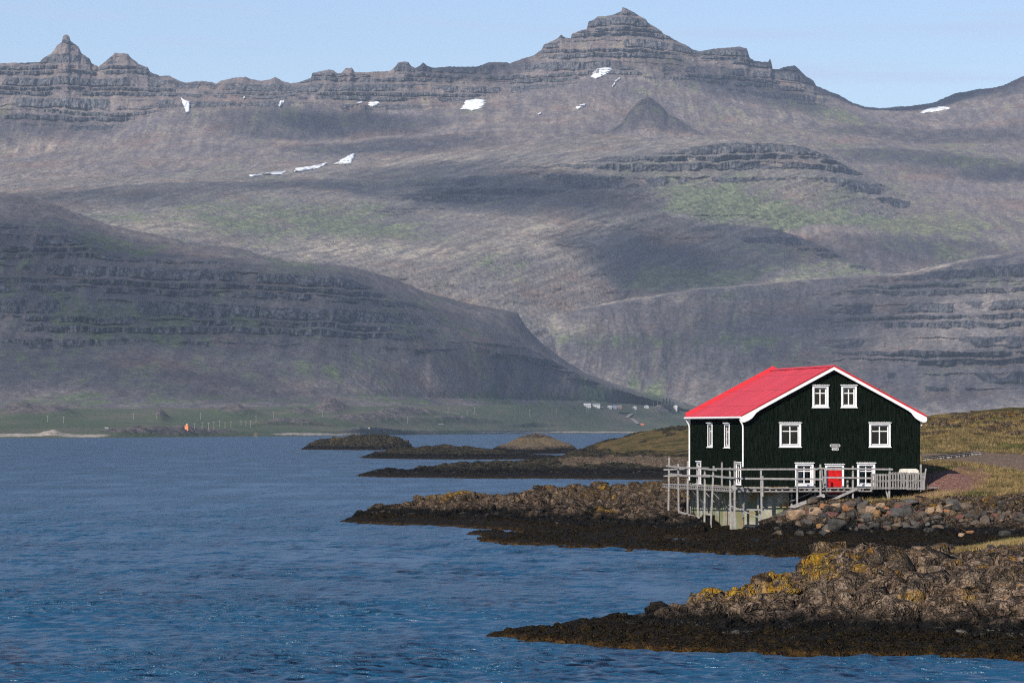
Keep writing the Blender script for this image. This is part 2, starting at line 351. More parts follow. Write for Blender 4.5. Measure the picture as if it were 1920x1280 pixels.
S3, g3 = sheet('plateau', [
    [(-2600,520,6500),(0,480,6500),(400,560,6500),(640,640,6600),(800,690,6700),(1000,720,6800),(1200,640,7300),(1300,560,7500),(1600,570,7600),(1920,560,7700),(4600,560,7700)],
    [(-2600,430,7000),(0,420,7000),(300,430,7000),(640,500,7000),(800,500,7100),(1000,480,7300),(1200,440,7600),(1300,410,7800),(1500,440,7900),(1700,470,7900),(1920,480,8000),(4600,480,8000)],
    [(-2600,375,7500),(0,372,7500),(400,370,7500),(640,400,7500),(720,396,7600),(900,366,7800),(1100,342,7950),(1250,338,8000),(1340,335,8050),(1500,318,8100),(1560,326,8150),(1620,356,8200),(1750,405,8300),(1920,440,8400),(4600,440,8400)],
    [(-2600,356,7700),(0,352,7700),(400,345,7700),(640,362,7700),(720,378,7700),(900,340,7900),(1100,310,8050),(1250,285,8100),(1340,270,8150),(1420,266,8200),(1500,275,8250),(1550,290,8300),(1600,318,8350),(1700,368,8400),(1800,402,8500),(1920,430,8600),(4600,430,8600)],
    [(-2600,340,8300),(0,335,8300),(300,325,8300),(640,305,8400),(900,280,8500),(1000,264,8600),(1100,252,8650),(1200,256,8700),(1300,259,8750),(1420,262,8700),(1500,272,8650),(1560,290,8600),(1600,318,8700),(1700,368,8700),(1920,430,8700),(4600,430,8700)]],
    (110, 130, 90, 60), pxcols(-60, 1980, 1.15), M_S3, H=30, tan=.5, cover=.4, cf=.62, strata=lambda x, y, t: sstep(1.75, 2.0, t) * sstep(640, 760, x) * 1.0 + .35 * (t < 1.75) * (fbm(x / 150, y / 14, 5, 2) > .12), gully=11, shear=2.2, ribs=6, rough=6, seed=51,
    green=[(500,420,220,30,.55),(700,440,160,30,.5),(350,400,200,25,.4),(1350,370,110,35,.75),(1450,400,130,30,.8),(1300,380,70,30,.6),(1550,430,120,40,.75),(1650,450,120,20,.8),(900,480,120,30,.4),(1000,400,160,30,.3),(600,330,300,15,.3),(1800,440,180,40,.6),(1450,460,160,30,.7)],
    pale=[(640,460,140,25,.8),(850,470,160,12,.9),(1050,440,90,25,.9),(1150,415,60,20,.7),(1000,300,260,14,.5),(300,415,120,18,.7),(1400,400,60,12,.5)], back=((200, -40), (900, -300)))
S2, g2 = sheet('hill', [
    [(900,690,7150),(1000,640,7250),(1150,575,7350),(1300,548,7400),(1500,537,7420),(1650,532,7420),(1760,532,7420)],
    [(900,660,7250),(980,600,7350),(1060,532,7430),(1130,502,7500),(1280,480,7550),(1450,480,7550),(1590,508,7550),(1650,522,7500),(1760,530,7440)],
    [(900,640,7400),(980,570,7450),(1060,515,7550),(1130,472,7650),(1200,447,7750),(1280,428,7750),(1350,420,7750),(1450,428,7750),(1520,452,7700),(1590,488,7600),(1650,512,7550),(1700,526,7500),(1760,545,7480)]],
    (80, 90), np.arange(900, 1761, 1.25), M_S3, H=22, tan=.5, strata=lambda x, y, t: sstep(1.3, 1.6, t) * .9 + .1, gully=14, ribs=4, rough=5, seed=71,
    green=[(1150,520,120,25,.7),(1350,520,250,22,.7),(1500,470,100,25,.45),(1600,510,100,20,.7)], pale=[(1050,520,70,16,.8),(1250,440,120,8,.5)], back=((150, -30), (600, -200)))
S1, g1 = sheet('hill', [
    [(700,790,6500),(1290,792,6500),(1450,794,6400),(1920,794,6300),(4600,794,6300)],
    [(700,775,6800),(1000,770,6850),(1290,760,6900),(1450,755,6750),(1920,735,6600),(4600,730,6600)],
    [(700,700,6900),(1000,690,6950),(1290,680,7000),(1500,672,6950),(1700,640,6900),(1920,600,6850),(4600,600,6850)],
    [(700,650,7050),(900,615,7050),(1000,598,7080),(1150,570,7120),(1300,546,7150),(1450,532,7200),(1600,522,7250),(1700,518,7250),(1790,500,7200),(1830,490,7150),(1920,480,7100),(2100,470,7100),(4600,470,7100)],
    [(700,640,7300),(1000,588,7400),(1300,538,7500),(1600,516,7600),(1700,512,7600),(1790,490,7550),(1920,470,7450),(2100,462,7450),(4600,460,7450)]],
    (80, 130, 130, 40), pxcols(700, 1990, 1.15, (640, 4600)), M_S1, H=24, tan=.5, cover=.3, cf=.5, strata=lambda x, y, t: sstep(1, 1.1, t) * (.25 + .75 * sstep(1450, 1750, x) + .5 * (np.abs(y - (705 - (x - 1290) * .075)) < 14) * (x > 1560) ),
    gully=19, ribs=8, rough=6, seed=91, dip=-.02,
    green=[(1290,600,250,14,.35),(1500,560,250,10,.4),(1100,640,150,30,.3),(1300,640,250,10,.4),(1200,740,100,20,.6),(1900,560,60,60,.35),(1500,700,100,50,.3)],
    pale=[(1000,610,120,14,.6),(1750,505,70,12,.8),(1230,690,120,30,.35),(1150,560,140,8,.6)], back=((200, -20), (700, -150)))
S0, g0 = sheet('mountain', [
    [(-2600,775,3700),(0,770,3700),(300,768,3800),(640,768,4150),(900,772,4950),(1100,768,6050),(1200,772,6600),(1290,780,6850),(1400,790,7000)],
    [(-2600,748,4050),(0,745,4050),(300,742,4100),(640,742,4500),(900,748,5250),(1100,752,6200),(1200,758,6750),(1290,772,6950),(1400,788,7050)],
    [(-2600,650,4450),(0,640,4450),(100,655,4480),(250,640,4560),(400,648,4650),(600,640,4850),(750,645,5100),(900,640,5450),(1000,655,5900),(1080,700,6250),(1150,728,6450),(1290,768,6970),(1400,787,7070)],
    [(-2600,430,4900),(0,425,4900),(100,430,4920),(220,485,4900),(400,492,5000),(640,515,5200),(720,552,5350),(850,587,5650),(970,589,6050),(990,620,6120),(1010,642,6170),(1050,674,6320),(1100,704,6500),(1150,723,6600),(1290,763,7000),(1400,786,7090)],
    [(-2600,330,5400),(-600,340,5300),(0,360,5250),(60,368,5250),(110,385),(160,405),(230,430),(300,440,5300),(350,455),(420,462),(470,472),(540,490),(640,497,5550),(720,515,5700),(800,548,5850),(880,570,6050),(940,580,6150),(970,586,6200),(985,612),(1010,638,6250),(1050,670),(1100,700,6550),(1150,718,6700),(1200,732,6850),(1250,745,6980),(1290,757,7040),(1400,785,7100)]],
    (50, 170, 280, 140), np.concatenate([np.arange(-2600, -100, 60), np.arange(-100, 1401, 1.1)]), M_M1, H=19, tan=.6, fpale=.08, gbias=.22,
    cover=.32, cf=.58, strata=lambda x, y, t: np.where(x < 700, sstep(1.62, 2.1, t + .45 * fbm(x / 70, t * 1.5, 7, 4)) * (1 - .55 * sstep(3.15, 3.5, t)), sstep(1.6, 2.05, t + .45 * fbm(x / 70, t * 1.5, 7, 4)) * (1 - sstep(3.02, 3.15, t))), gully=30, gfade=((600, 850), (1, .6)), ribs=9, rough=3.5, seed=123,
    green=[(180,450,90,35,.75),(300,460,90,20,.6),(560,505,120,18,.5),(200,640,120,60,.35),(420,600,200,60,.3),(720,590,120,20,.5),(900,610,100,15,.5),(560,690,260,25,.4),(350,750,500,12,.7),(900,750,300,12,.5),(820,560,100,12,.5),(1150,740,100,15,.6),(740,640,80,15,.5)],
    pale=[(640,720,180,20,.25)], yoff=lambda p: np.interp(p, (0, 300, 640, 900, 1100, 1200, 1290, 1400), (950, 950, 850, 800, 600, 380, 150, 80)), back=((250, -30), (1200, -260)))

# ------------------------------------------------------------------ coastal plain across the bay
m = N('coast_ground'); g = m.attr('green'); c = m.attr('cliff'); pl = m.attr('pale')
n1 = m.noise(m.pos((1 / 90, 1 / 260, 1 / 30)), 1, 6, .6); n2 = m.noise(m.pos((1 / 6, 1 / 14, 1 / 4)), 1, 5, .65)
col = m.mix(m.rng(n1, .4, .6), (.058, .082, .038), (.10, .098, .06))
col = m.mix(m.rng(m.math('ADD', c, m.math('MULTIPLY', m.math('SUBTRACT', n1, .5), 1.)), .35, .6), col, m.mix(m.rng(n2, .35, .65), (.15, .12, .105), (.045, .045, .05)))
col = m.mix(m.rng(m.math('ADD', pl, m.math('MULTIPLY', m.math('SUBTRACT', n1, .5), .8)), .4, .6), col, (.36, .31, .25))
col = m.mix(m.rng(n2, .35, .65, 0, .3), col, (.03, .03, .025))
m.bump(n2, 1, 2.5); M_COAST = m.done(col, .95)
cols = pxcols(-60, 1990, 1.6)
wl = [(-2600,822),(0,821.3),(200,820.6),(480,818.2),(640,817),(780,814.6),(1000,812.6),(1300,812),(4600,812)]
wpy = smooth_px(curve(wl, cols), cols, 50); Yw = 50400 / (wpy - HY)
Ft = curve([(-2600,770),(0,766),(640,762),(900,760),(1060,754),(1200,756),(1245,764),(1290,776),(1450,790),(4600,790)], cols)
FY = curve([(-2600,4700),(0,4700),(300,4800),(640,5050),(780,5400),(900,5750),(1000,6050),(1100,6300),(1200,6700),(1290,6900),(1450,7000),(4600,7000)], cols)
FY = smooth_px(np.maximum(FY, Yw + 250), cols, 50); Ft = smooth_px(Ft, cols, 40); Fz = H0 - (Ft - HY) / F * FY
rowsY = [Yw - 120, Yw - 12, Yw + 3]; rowsZ = [Yw * 0 - 3, Yw * 0 - .8, Yw * 0 + .3]
for i in range(1, 171):
    t = i / 170; rowsY.append(Yw + 3 + (FY - Yw) * t ** 1.15); rowsZ.append(.3 + 3.2 * min(1, t * 14) + (Fz - 3.5) * t ** 1.25)
for i in range(1, 5): rowsY.append(FY + i * 300); rowsZ.append(Fz - i * 4)
Y = np.array(rowsY, f32); Z = np.array(rowsZ, f32); PX = np.broadcast_to(cols, Y.shape).astype(f32); X = (PX - 960) / F * Y
PY = HY + (H0 - Z) * F / Y
kn = blobs(PX, PY, [(40,776,50,9,1),(110,778,30,6,.7),(300,787,16,5,.8),(440,778,40,7,1),(620,770,28,9,1.3),(560,779,25,5,.8),(690,790,90,6,.7),(760,779,70,6,.9),(540,797,80,5,.6),(860,790,70,4,.6),(1245,772,22,7,1.1),(1235,790,50,6,.5),(340,812,100,4.5,1.15),(240,813,60,4,.7),(100,816,25,2.6,.9),(700,809,60,4,.9),(1000,797,40,3,.4)], 0)
shore = np.clip(sstep(.2, 1.2, Z), 0, 1)
hgt = np.where(PY > 800, 4.5, 11.) * kn * shore
rk = ridged(X / 30, Y / 60, 301, 4)
Z2 = Z + hgt * (.8 + .5 * rk) + shore * (1.2 * fbm(X / 60, Y / 120, 305, 4) + .5 * fbm(X / 8, Y / 14, 306, 3))
d1 = blobs(PX, PY, [(50,816,130,3,1),(150,818,60,2,.8),(640,815.5,120,2,.8),(560,813,90,3,.6),(1100,810,300,1.6,.9),(700,801,100,5,.35),(860,776,60,4,.5)], 0)
coast, gc = grid_obj('coast', np.stack([X, Y, Z2], -1), M_COAST, {'green': kn * 0, 'cliff': np.clip(kn, 0, 1.1), 'pale': d1 * shore}), (cols, np.stack([X, Y, Z2], -1), len(Y))
tag(coast, kind='structure')

def hit(G, px, py, strict=False):
    """where the sight line through picture point (px, py) first meets a sheet"""
    cols, P, nf = G; j = int(np.argmin(np.abs(cols - px))); c = P[:nf, j]
    q = HY + (H0 - c[:, 2]) * F / c[:, 1]
    k = np.nonzero((q <= py) & (c[:, 2] > 0))[0]
    if not len(k) and strict: return Vector((0, 1e6, 0))
    k = k[0] if len(k) else nf - 1
    a, b = c[max(k - 1, 0)], c[k]; qa, qb = q[max(k - 1, 0)], q[k]
    t = 1. if abs(qb - qa) < 1e-6 else min(1, max(0, (py - qa) / (qb - qa)))
    p = a + (b - a) * t
    return Vector(((px - 960) / F * p[1], p[1], p[2]))

# snow patches lying on the slopes
m = N('old_snow'); M_SNOW = m.done(m.mix(m.rng(m.noise(m.pos((1 / 12,) * 3), 1, 4), .4, .65), (.82, .84, .86), (.66, .69, .73)), .8)
def snow(G, pts):
    ys = [p[1] for p in pts]; y0, y1 = min(ys), max(ys); n = max(4, int((y1 - y0) / .7)); b = MB(); prev = None; nx = 26
    for i in range(n + 1):
        y = y0 + (y1 - y0) * min(.995, max(.005, i / n)); xs = []
        for (xa, ya), (xb, yb) in zip(pts, pts[1:] + pts[:1]):
            if (ya - y) * (yb - y) < 0: xs.append(xa + (xb - xa) * (y - ya) / (yb - ya))
        if len(xs) < 2: prev = None; continue
        xa, xb = min(xs), max(xs); wv = (xb - xa) * .13; xa += random.uniform(-wv, wv); xb += random.uniform(-wv, wv); row = []
        for k in range(nx + 1):
            p = min((hit(g_, xa + (xb - xa) * k / nx, y, True) for g_ in G), key=lambda q: q.y); e = abs(2 * k / nx - 1) ** 6
            row.append(b.bm.verts.new(p + Vector((0, -4.5 * (1 - e) - 1.2, 2.2 * (1 - e) + .8))))
        if prev:
            for k in range(nx): b.bm.faces.new((prev[k], prev[k + 1], row[k + 1], row[k]))
        prev = row
    tag(b.build('snow_patch', M_SNOW, smooth=True), kind='structure')
for pts in ([(339,184),(343,188),(347,190),(357,192),(356,200),(355,212),(349,213),(347,205)], [(521,199),(526,191),(534,191),(531,196),(524,202)],
            [(865,205),(872,198),(876,190),(890,188),(911,189),(907,199),(898,204),(886,209),(878,206)], [(691,194),(700,193),(713,193),(710,197),(700,201),(692,199)],
            [(666,195),(680,192),(678,195),(668,196)], [(1109,145),(1113,137),(1120,130),(1147,129),(1140,138),(1127,145),(1118,149)],
            [(1147,163),(1152,157),(1154,156),(1153,160),(1149,164)], [(1153,153),(1162,147),(1163,149),(1156,154)], [(1079,203),(1086,199),(1099,196),(1095,201),(1084,206)],
            [(1726,212),(1740,205),(1760,202),(1780,203),(1768,208),(1745,211),(1733,214)], [(1008,215),(1015,213),(1014,216),(1009,216)], [(456,184),(460,183),(460,186),(457,186)]):
    snow((g3, g5), pts)
for pts in ([(466,330),(490,327),(520,324),(537,323),(530,327),(500,329),(475,332)], [(552,323),(556,317),(580,314),(600,310),(615,307),(605,313),(583,319),(560,323)],
            [(623,310),(632,306),(645,298),(658,291),(666,290),(660,303),(655,309),(640,309)]):
    snow((g3, g5), pts)

# ------------------------------------------------------------------ water
m = N('sea_water'); m.b.inputs['IOR'].default_value = 1.333; m.b.inputs['Specular IOR Level'].default_value = .36
a = m.noise(m.pos((1.7, 1.3, 1)), 1.35, 4, .62, .3); b2 = m.noise(m.pos((.5, .33, 1)), 1.0, 3, .6)
big = m.noise(m.pos((1 / 60, 1 / 25, 1)), 1, 4, .6)
h = m.math('ADD', m.math('MULTIPLY', a, .42), m.math('MULTIPLY', b2, .7))
h = m.math('MULTIPLY', m.math('MULTIPLY', h, m.rng(big, .3, .62, .45, 1.25)), m.math('MULTIPLY', m.rng(m.sep(m.pos())[1], 180, 1200, 1., 3.2), m.rng(m.noise(m.pos((1 / 7, 1 / 45, 1)), 1, 4, .65), .36, .64, .3, 1.55)))
m.bump(h, 1.0, 1.0)
fn = m.noise(m.pos((.16, .05, 1)), 1, 6, .72); far = m.rng(m.sep(m.pos())[1], 500, 2600)
foam = m.math('MULTIPLY', m.rng(fn, .735, .76), far)
M_SEA = m.done(m.mix(foam, (.009, .052, .106), (.75, .78, .8)), m.mix(foam, (.28,) * 3, (.8,) * 3))
cols = pxcols(-40, 1960, 2.1)
ry = [-400, -100, 0, 40, 70]; y = 84.
while y < 7200: ry.append(y); y += max(.10, 0.42 * y * y / (F * H0) * 1.05)
ry = np.array(ry + [7600, 9000], f32)[:, None]
PX = np.broadcast_to(cols, (len(ry), len(cols))).astype(f32); Y = np.broadcast_to(ry, PX.shape).astype(f32)
X = (PX - 960) / F * np.maximum(Y, 700 * 0 + 60); X = np.where(Y < 60, (PX - 960) / F * 60 * 8, X)
dY = np.gradient(ry[:, 0])[:, None]
Z = np.zeros_like(Y); rs = np.random.RandomState(4)
for i in range(40):
    L = 0.38 * 1.065 ** i * rs.uniform(.9, 1.1); th = R(62 + rs.normal() * 26); kx, ky = math.cos(th) * 6.2832 / L, math.sin(th) * 6.2832 / L
    A = .0135 * L * math.exp(-L / 5); fade = np.clip((abs(6.2832 / ky) / dY - 2.2) / 2.5, 0, 1)
    ph = kx * X + ky * Y + rs.uniform(0, 6.28) + 1.3 * perlin(X / (L * 3), Y / (L * 3), 400 + i)
    Z += A * np.sin(ph) * fade
Z *= (.75 + .6 * perlin(X / 45, Y / 30, 77))
Z = np.where((Y > 80) & (Y < 7000), Z, 0)
sea = grid_obj('water', np.stack([X, Y, Z], -1), M_SEA); tag(sea, kind='structure')
m = N('seabed_sand'); M_BED = m.done(m.mix(m.noise(m.pos((1 / 50,) * 3), 1, 4), (.05, .05, .04), (.09, .08, .06)), .9)
tag(MB().box((-8900, -450, -4.6), (8900, 12300, -4.0)).build('seabed', M_BED), kind='structure')

# ------------------------------------------------------------------ near shore: thin-plate ground through measured points
def UP(px, py, Y): return ((px - 960) / F * Y, Y, H0 - (py - HY) / F * Y)
def WP(px, py): return UP(px, py, H0 * F / (py - HY))
def ZP(px, Y, z): return ((px - 960) / F * Y, Y, z)
def tps(pts, sy, lam=.02):
    P = np.array(pts, float); A = P[:, :2].copy(); A[:, 1] /= sy
    c = A.mean(0); sc = 20.; A = (A - c) / sc; n = len(A)
    U = lambda d2: np.where(d2 > 0, .5 * d2 * np.log(np.maximum(d2, 1e-12)), 0)
    K = U(((A[:, None] - A[None]) ** 2).sum(-1)) + lam * .01 * np.eye(n)
    Q = np.c_[np.ones(n), A]; M = np.block([[K, Q], [Q.T, np.zeros((3, 3))]])
    wv = np.linalg.solve(M, np.r_[P[:, 2], 0, 0, 0])
    def f(X, Y):
        x = (X - c[0]) / sc; y = (Y / sy - c[1]) / sc; t = wv[n] + wv[n + 1] * x + wv[n + 2] * y
        for i in range(n): t = t + wv[i] * U((x - A[i, 0]) ** 2 + (y - A[i, 1]) ** 2)
        return t
    return f
def land(name, pts, px0, px1, step, rows, mat, sy=2., zmax=12., amp=1., cell=1.5, grass=None, paint=None, seed=1, col=2, out=None, base=None):
    f = tps(pts, sy); cols = np.arange(px0, px1, step)
    if out: cols = np.concatenate([cols, np.arange(px1, out, 12)])
    ry = np.array(rows, f32)
    cc = cols[::8] if not out else np.concatenate([np.arange(px0, px1, step * 8), np.arange(px1, out + 24, 24)])
    rr = np.concatenate([ry[::8], [ry[-1] + .01]]); Xc = (cc[None] - 960) / F * rr[:, None]
    Zc = f(Xc, np.broadcast_to(rr[:, None], Xc.shape))
    T1 = np.array([np.interp(cols, cc, z) for z in Zc]); Z = np.array([np.interp(ry, rr, T1[:, j]) for j in range(T1.shape[1])]).T.astype(f32)
    Z = np.clip(Z, -2.5, zmax); Y = np.broadcast_to(ry[:, None], Z.shape).astype(f32); PX = np.broadcast_to(cols, Z.shape).astype(f32); X = ((PX - 960) / F * Y).astype(f32)
    if base is not None: Z = base(X, Y, Z, PX)
    PY = HY + (H0 - Z) * F / Y
    G = grass(PX, PY, Z, X, Y) if grass else np.zeros_like(Z)
    G = np.clip(G, 0, 1)
    wx = X + .5 * fbm(X / 2.5, Y / 2.5, seed, 3); wy = Y + .5 * fbm(X / 2.5, Y / 2.5, seed + 50, 3)
    b1, i1 = blocks(wx / cell, wy / (cell * 1.3), seed + 1); b2, i2 = blocks(wx / cell * 2.6, wy / cell * 2.0, seed + 2); b3, i3 = blocks(wx / cell * 6, wy / cell * 5., seed + 3)
    rockA = amp * (1 - .93 * G)
    weed = 1 - sstep(.35, .9, Z)                                     # flatter, lumpier low down
    D = rockA * (.42 * b1 + .17 * b2 + .07 * b3 + .45 * fbm(X / 3.5, Y / 5, seed + 5, 3)) * (1 - .7 * weed)
    D += rockA * weed * (.10 * fbm(X * 1.6, Y * 1.2, seed + 6, 3) + .05 * ridged(X * 3.5, Y * 3, seed + 7, 2))
    D += G * (.05 * fbm(X / 1.2, Y / 2, seed + 8, 4) + .10 * fbm(X / 6, Y / 9, seed + 9, 2))
    Z2 = Z + D * sstep(-1.2, .1, Z)
    P = np.stack([X, Y, Z2], -1); at = {'grass': G, 'blk': i1 + .5, 'rawz': Z}
    if paint: at.update(paint(PX, PY, X, Y, Z))
    o = grid_obj(name, P, mat, at, keep=Z2 > -.6); tag(o, kind='structure')
    return o, (cols, P, len(ry))

def shore_mat(name, rock=(.115, .090, .068), lich=1., scale=1., barn=.45):
    m = N(name); m.b.inputs['Specular IOR Level'].default_value = .06; P = m.pos(); z = m.sep(P)[2]; nz_ = m.sep(m.normal())[2]
    G = m.attr('grass'); red = m.attr('red'); road = m.attr('road'); pale = m.attr('pale')
    n1 = m.noise(m.pos((.35 * scale,) * 3), 1, 6, .65); n2 = m.noise(m.pos((2.2 * scale,) * 3), 1, 6, .7); n3 = m.noise(m.pos((9 * scale, 9 * scale, 9 * scale)), 1, 3, .7)
    v = m.voro(m.pos((1.1 * scale, 1.1 * scale, .8 * scale)), 1, 'DISTANCE_TO_EDGE'); vc = m.voro(m.pos((1.1 * scale, 1.1 * scale, .8 * scale)), 1, 'F1', 'Color')
    v2 = m.voro(m.pos((3.1 * scale, 3.1 * scale, 2.2 * scale)), 1, 'DISTANCE_TO_EDGE')
    rk = m.mix(m.rng(n2, .3, .72), (rock[0] * .45, rock[1] * .46, rock[2] * .5), (rock[0] * 1.75, rock[1] * 1.65, rock[2] * 1.5))
    rk = m.mix(m.math('MULTIPLY', m.sep(vc)[0], .5), rk, m.mix(.5, rk, (rock[0] * 2.2, rock[1] * 1.6, rock[2] * 1.1)))
    up = m.rng(nz_, .15, .8)
    # weathered joints: narrow, vertical-ish, with crevice shade painted into their colour
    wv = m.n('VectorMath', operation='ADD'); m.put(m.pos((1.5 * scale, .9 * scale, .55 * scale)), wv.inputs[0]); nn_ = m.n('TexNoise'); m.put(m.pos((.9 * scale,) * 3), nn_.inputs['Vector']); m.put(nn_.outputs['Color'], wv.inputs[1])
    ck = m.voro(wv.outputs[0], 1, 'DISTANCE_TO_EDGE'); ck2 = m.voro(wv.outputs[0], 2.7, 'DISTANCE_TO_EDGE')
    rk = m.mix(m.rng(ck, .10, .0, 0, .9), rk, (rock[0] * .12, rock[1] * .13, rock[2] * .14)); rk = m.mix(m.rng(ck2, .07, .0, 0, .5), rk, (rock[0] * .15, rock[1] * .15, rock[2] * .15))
    rk = m.mix(m.rng(n1, .42, .34, 0, .7), rk, (rock[0] * .3, rock[1] * .3, rock[2] * .3))
    # lichens: ochre cushions on the crests, grey-white crust
    l1 = m.math('MULTIPLY', m.rng(m.noise(m.pos((.8 * scale,) * 3), 1, 5, .7), .565, .62), m.rng(z, 1.3, 2.0)); l1 = m.math('MULTIPLY', l1, lich)
    rk = m.mix(m.math('MULTIPLY', l1, .85), rk, m.mix(m.rng(n3, .4, .6), (.30, .13, .018), (.26, .17, .03)))
    l1b = m.math('MINIMUM', m.math('MULTIPLY', m.attr('lichen'), m.rng(n2, .41, .54)), 1.)
    rk = m.mix(l1b, rk, m.mix(m.rng(n3, .4, .62), (.36, .17, .02), (.30, .22, .03)))
    l2 = m.math('MULTIPLY', m.rng(n3, .60, .68), m.math('MULTIPLY', up, m.rng(z, .9, 1.6)))
    rk = m.mix(m.math('MULTIPLY', l2, .6), rk, (.32, .31, .29))
    rk = m.mix(m.math('MULTIPLY', m.rng(n1, .52, .62), m.math('MULTIPLY', m.rng(z, 1.2, 1.8), .5)), rk, (.15, .105, .055))
    # tide zone: black lichen belt over brown wrack
    zz = m.math('ADD', z, m.math('MULTIPLY', m.math('SUBTRACT', n1, .5), 1.3))
    rk = m.mix(m.rng(zz, 1.35, .8), rk, m.mix(m.rng(n2, .4, .7), (.007, .007, .007), (.022, .020, .017)))
    bar = m.math('MULTIPLY', m.rng(m.math('ABSOLUTE', m.math('SUBTRACT', zz, .66)), .12, .02), m.rng(n2, .56, .64))
    rk = m.mix(m.math('MULTIPLY', bar, barn), rk, (.30, .27, .22))
    wr = m.mix(m.rng(n3, .4, .68), (.007, .006, .004), (.04, .026, .009))
    wr = m.mix(m.rng(z, .22, .05), wr, m.mix(m.rng(n2, .4, .6), (.02, .013, .006), (.09, .05, .014)))
    rk = m.mix(m.rng(zz, .75, .5), rk, wr)
    gn = m.noise(m.pos((.5, .5, .5)), 1, 6, .68); gf = m.noise(m.pos((7, 4, 4)), 1, 5, .75)
    gr = m.mix(m.rng(gn, .38, .62), (.12, .085, .034), (.25, .175, .068)); gr = m.mix(m.rng(m.noise(m.pos((.22, .22, .5)), 1, 4, .6), .5, .62, 0, .8), gr, (.06, .068, .018))
    gr = m.mix(m.rng(gf, .35, .65, 0, .6), gr, (.02, .016, .008))
    gm = m.rng(m.math('ADD', G, m.math('MULTIPLY', m.math('SUBTRACT', n2, .5), .9)), .42, .58)
    col = m.mix(gm, rk, gr)
    gv = m.mix(m.rng(n3, .35, .65), (.13, .06, .045), (.34, .19, .15))
    col = m.mix(m.rng(m.math('ADD', red, m.math('MULTIPLY', m.math('SUBTRACT', n2, .5), .7)), .42, .56), col, gv)
    rd = m.mix(m.rng(n2, .35, .65), (.14, .098, .068), (.24, .172, .125))
    col = m.mix(m.rng(m.math('ADD', road, m.math('MULTIPLY', m.math('SUBTRACT', n2, .5), .6)), .42, .58), col, rd)
    pr = m.mix(m.rng(n2, .35, .65), (.13, .09, .06), (.24, .18, .125))
    col = m.mix(m.rng(m.math('ADD', pale, m.math('MULTIPLY', m.math('SUBTRACT', n2, .5), .8)), .42, .58), col, pr)
    soft = m.math('MULTIPLY', m.math('SUBTRACT', 1., m.math('MULTIPLY', gm, .7)), 1.)
    h = m.math('ADD', m.math('MULTIPLY', m.rng(ck, 0, .16), .30), m.math('MULTIPLY', m.rng(ck2, 0, .14), .12))
    h = m.math('ADD', m.math('MULTIPLY', h, soft), m.math('MULTIPLY', n2, .2)); h = m.math('ADD', h, m.math('MULTIPLY', n3, .07))
    m.bump(h, .9, 1.0 / scale)
    return m.done(col, m.mix(m.rng(zz, .8, .5), (.92,) * 3, (.75,) * 3))

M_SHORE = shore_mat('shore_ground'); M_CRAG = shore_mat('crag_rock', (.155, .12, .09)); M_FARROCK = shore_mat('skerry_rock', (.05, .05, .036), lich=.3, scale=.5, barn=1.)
def rowsp(y0, y1, k, mn, cap=.5):
    L = [y0]
    while L[-1] < y1: L.append(L[-1] + min(cap, max(mn, k * L[-1] ** 2 / (F * H0))))
    return L
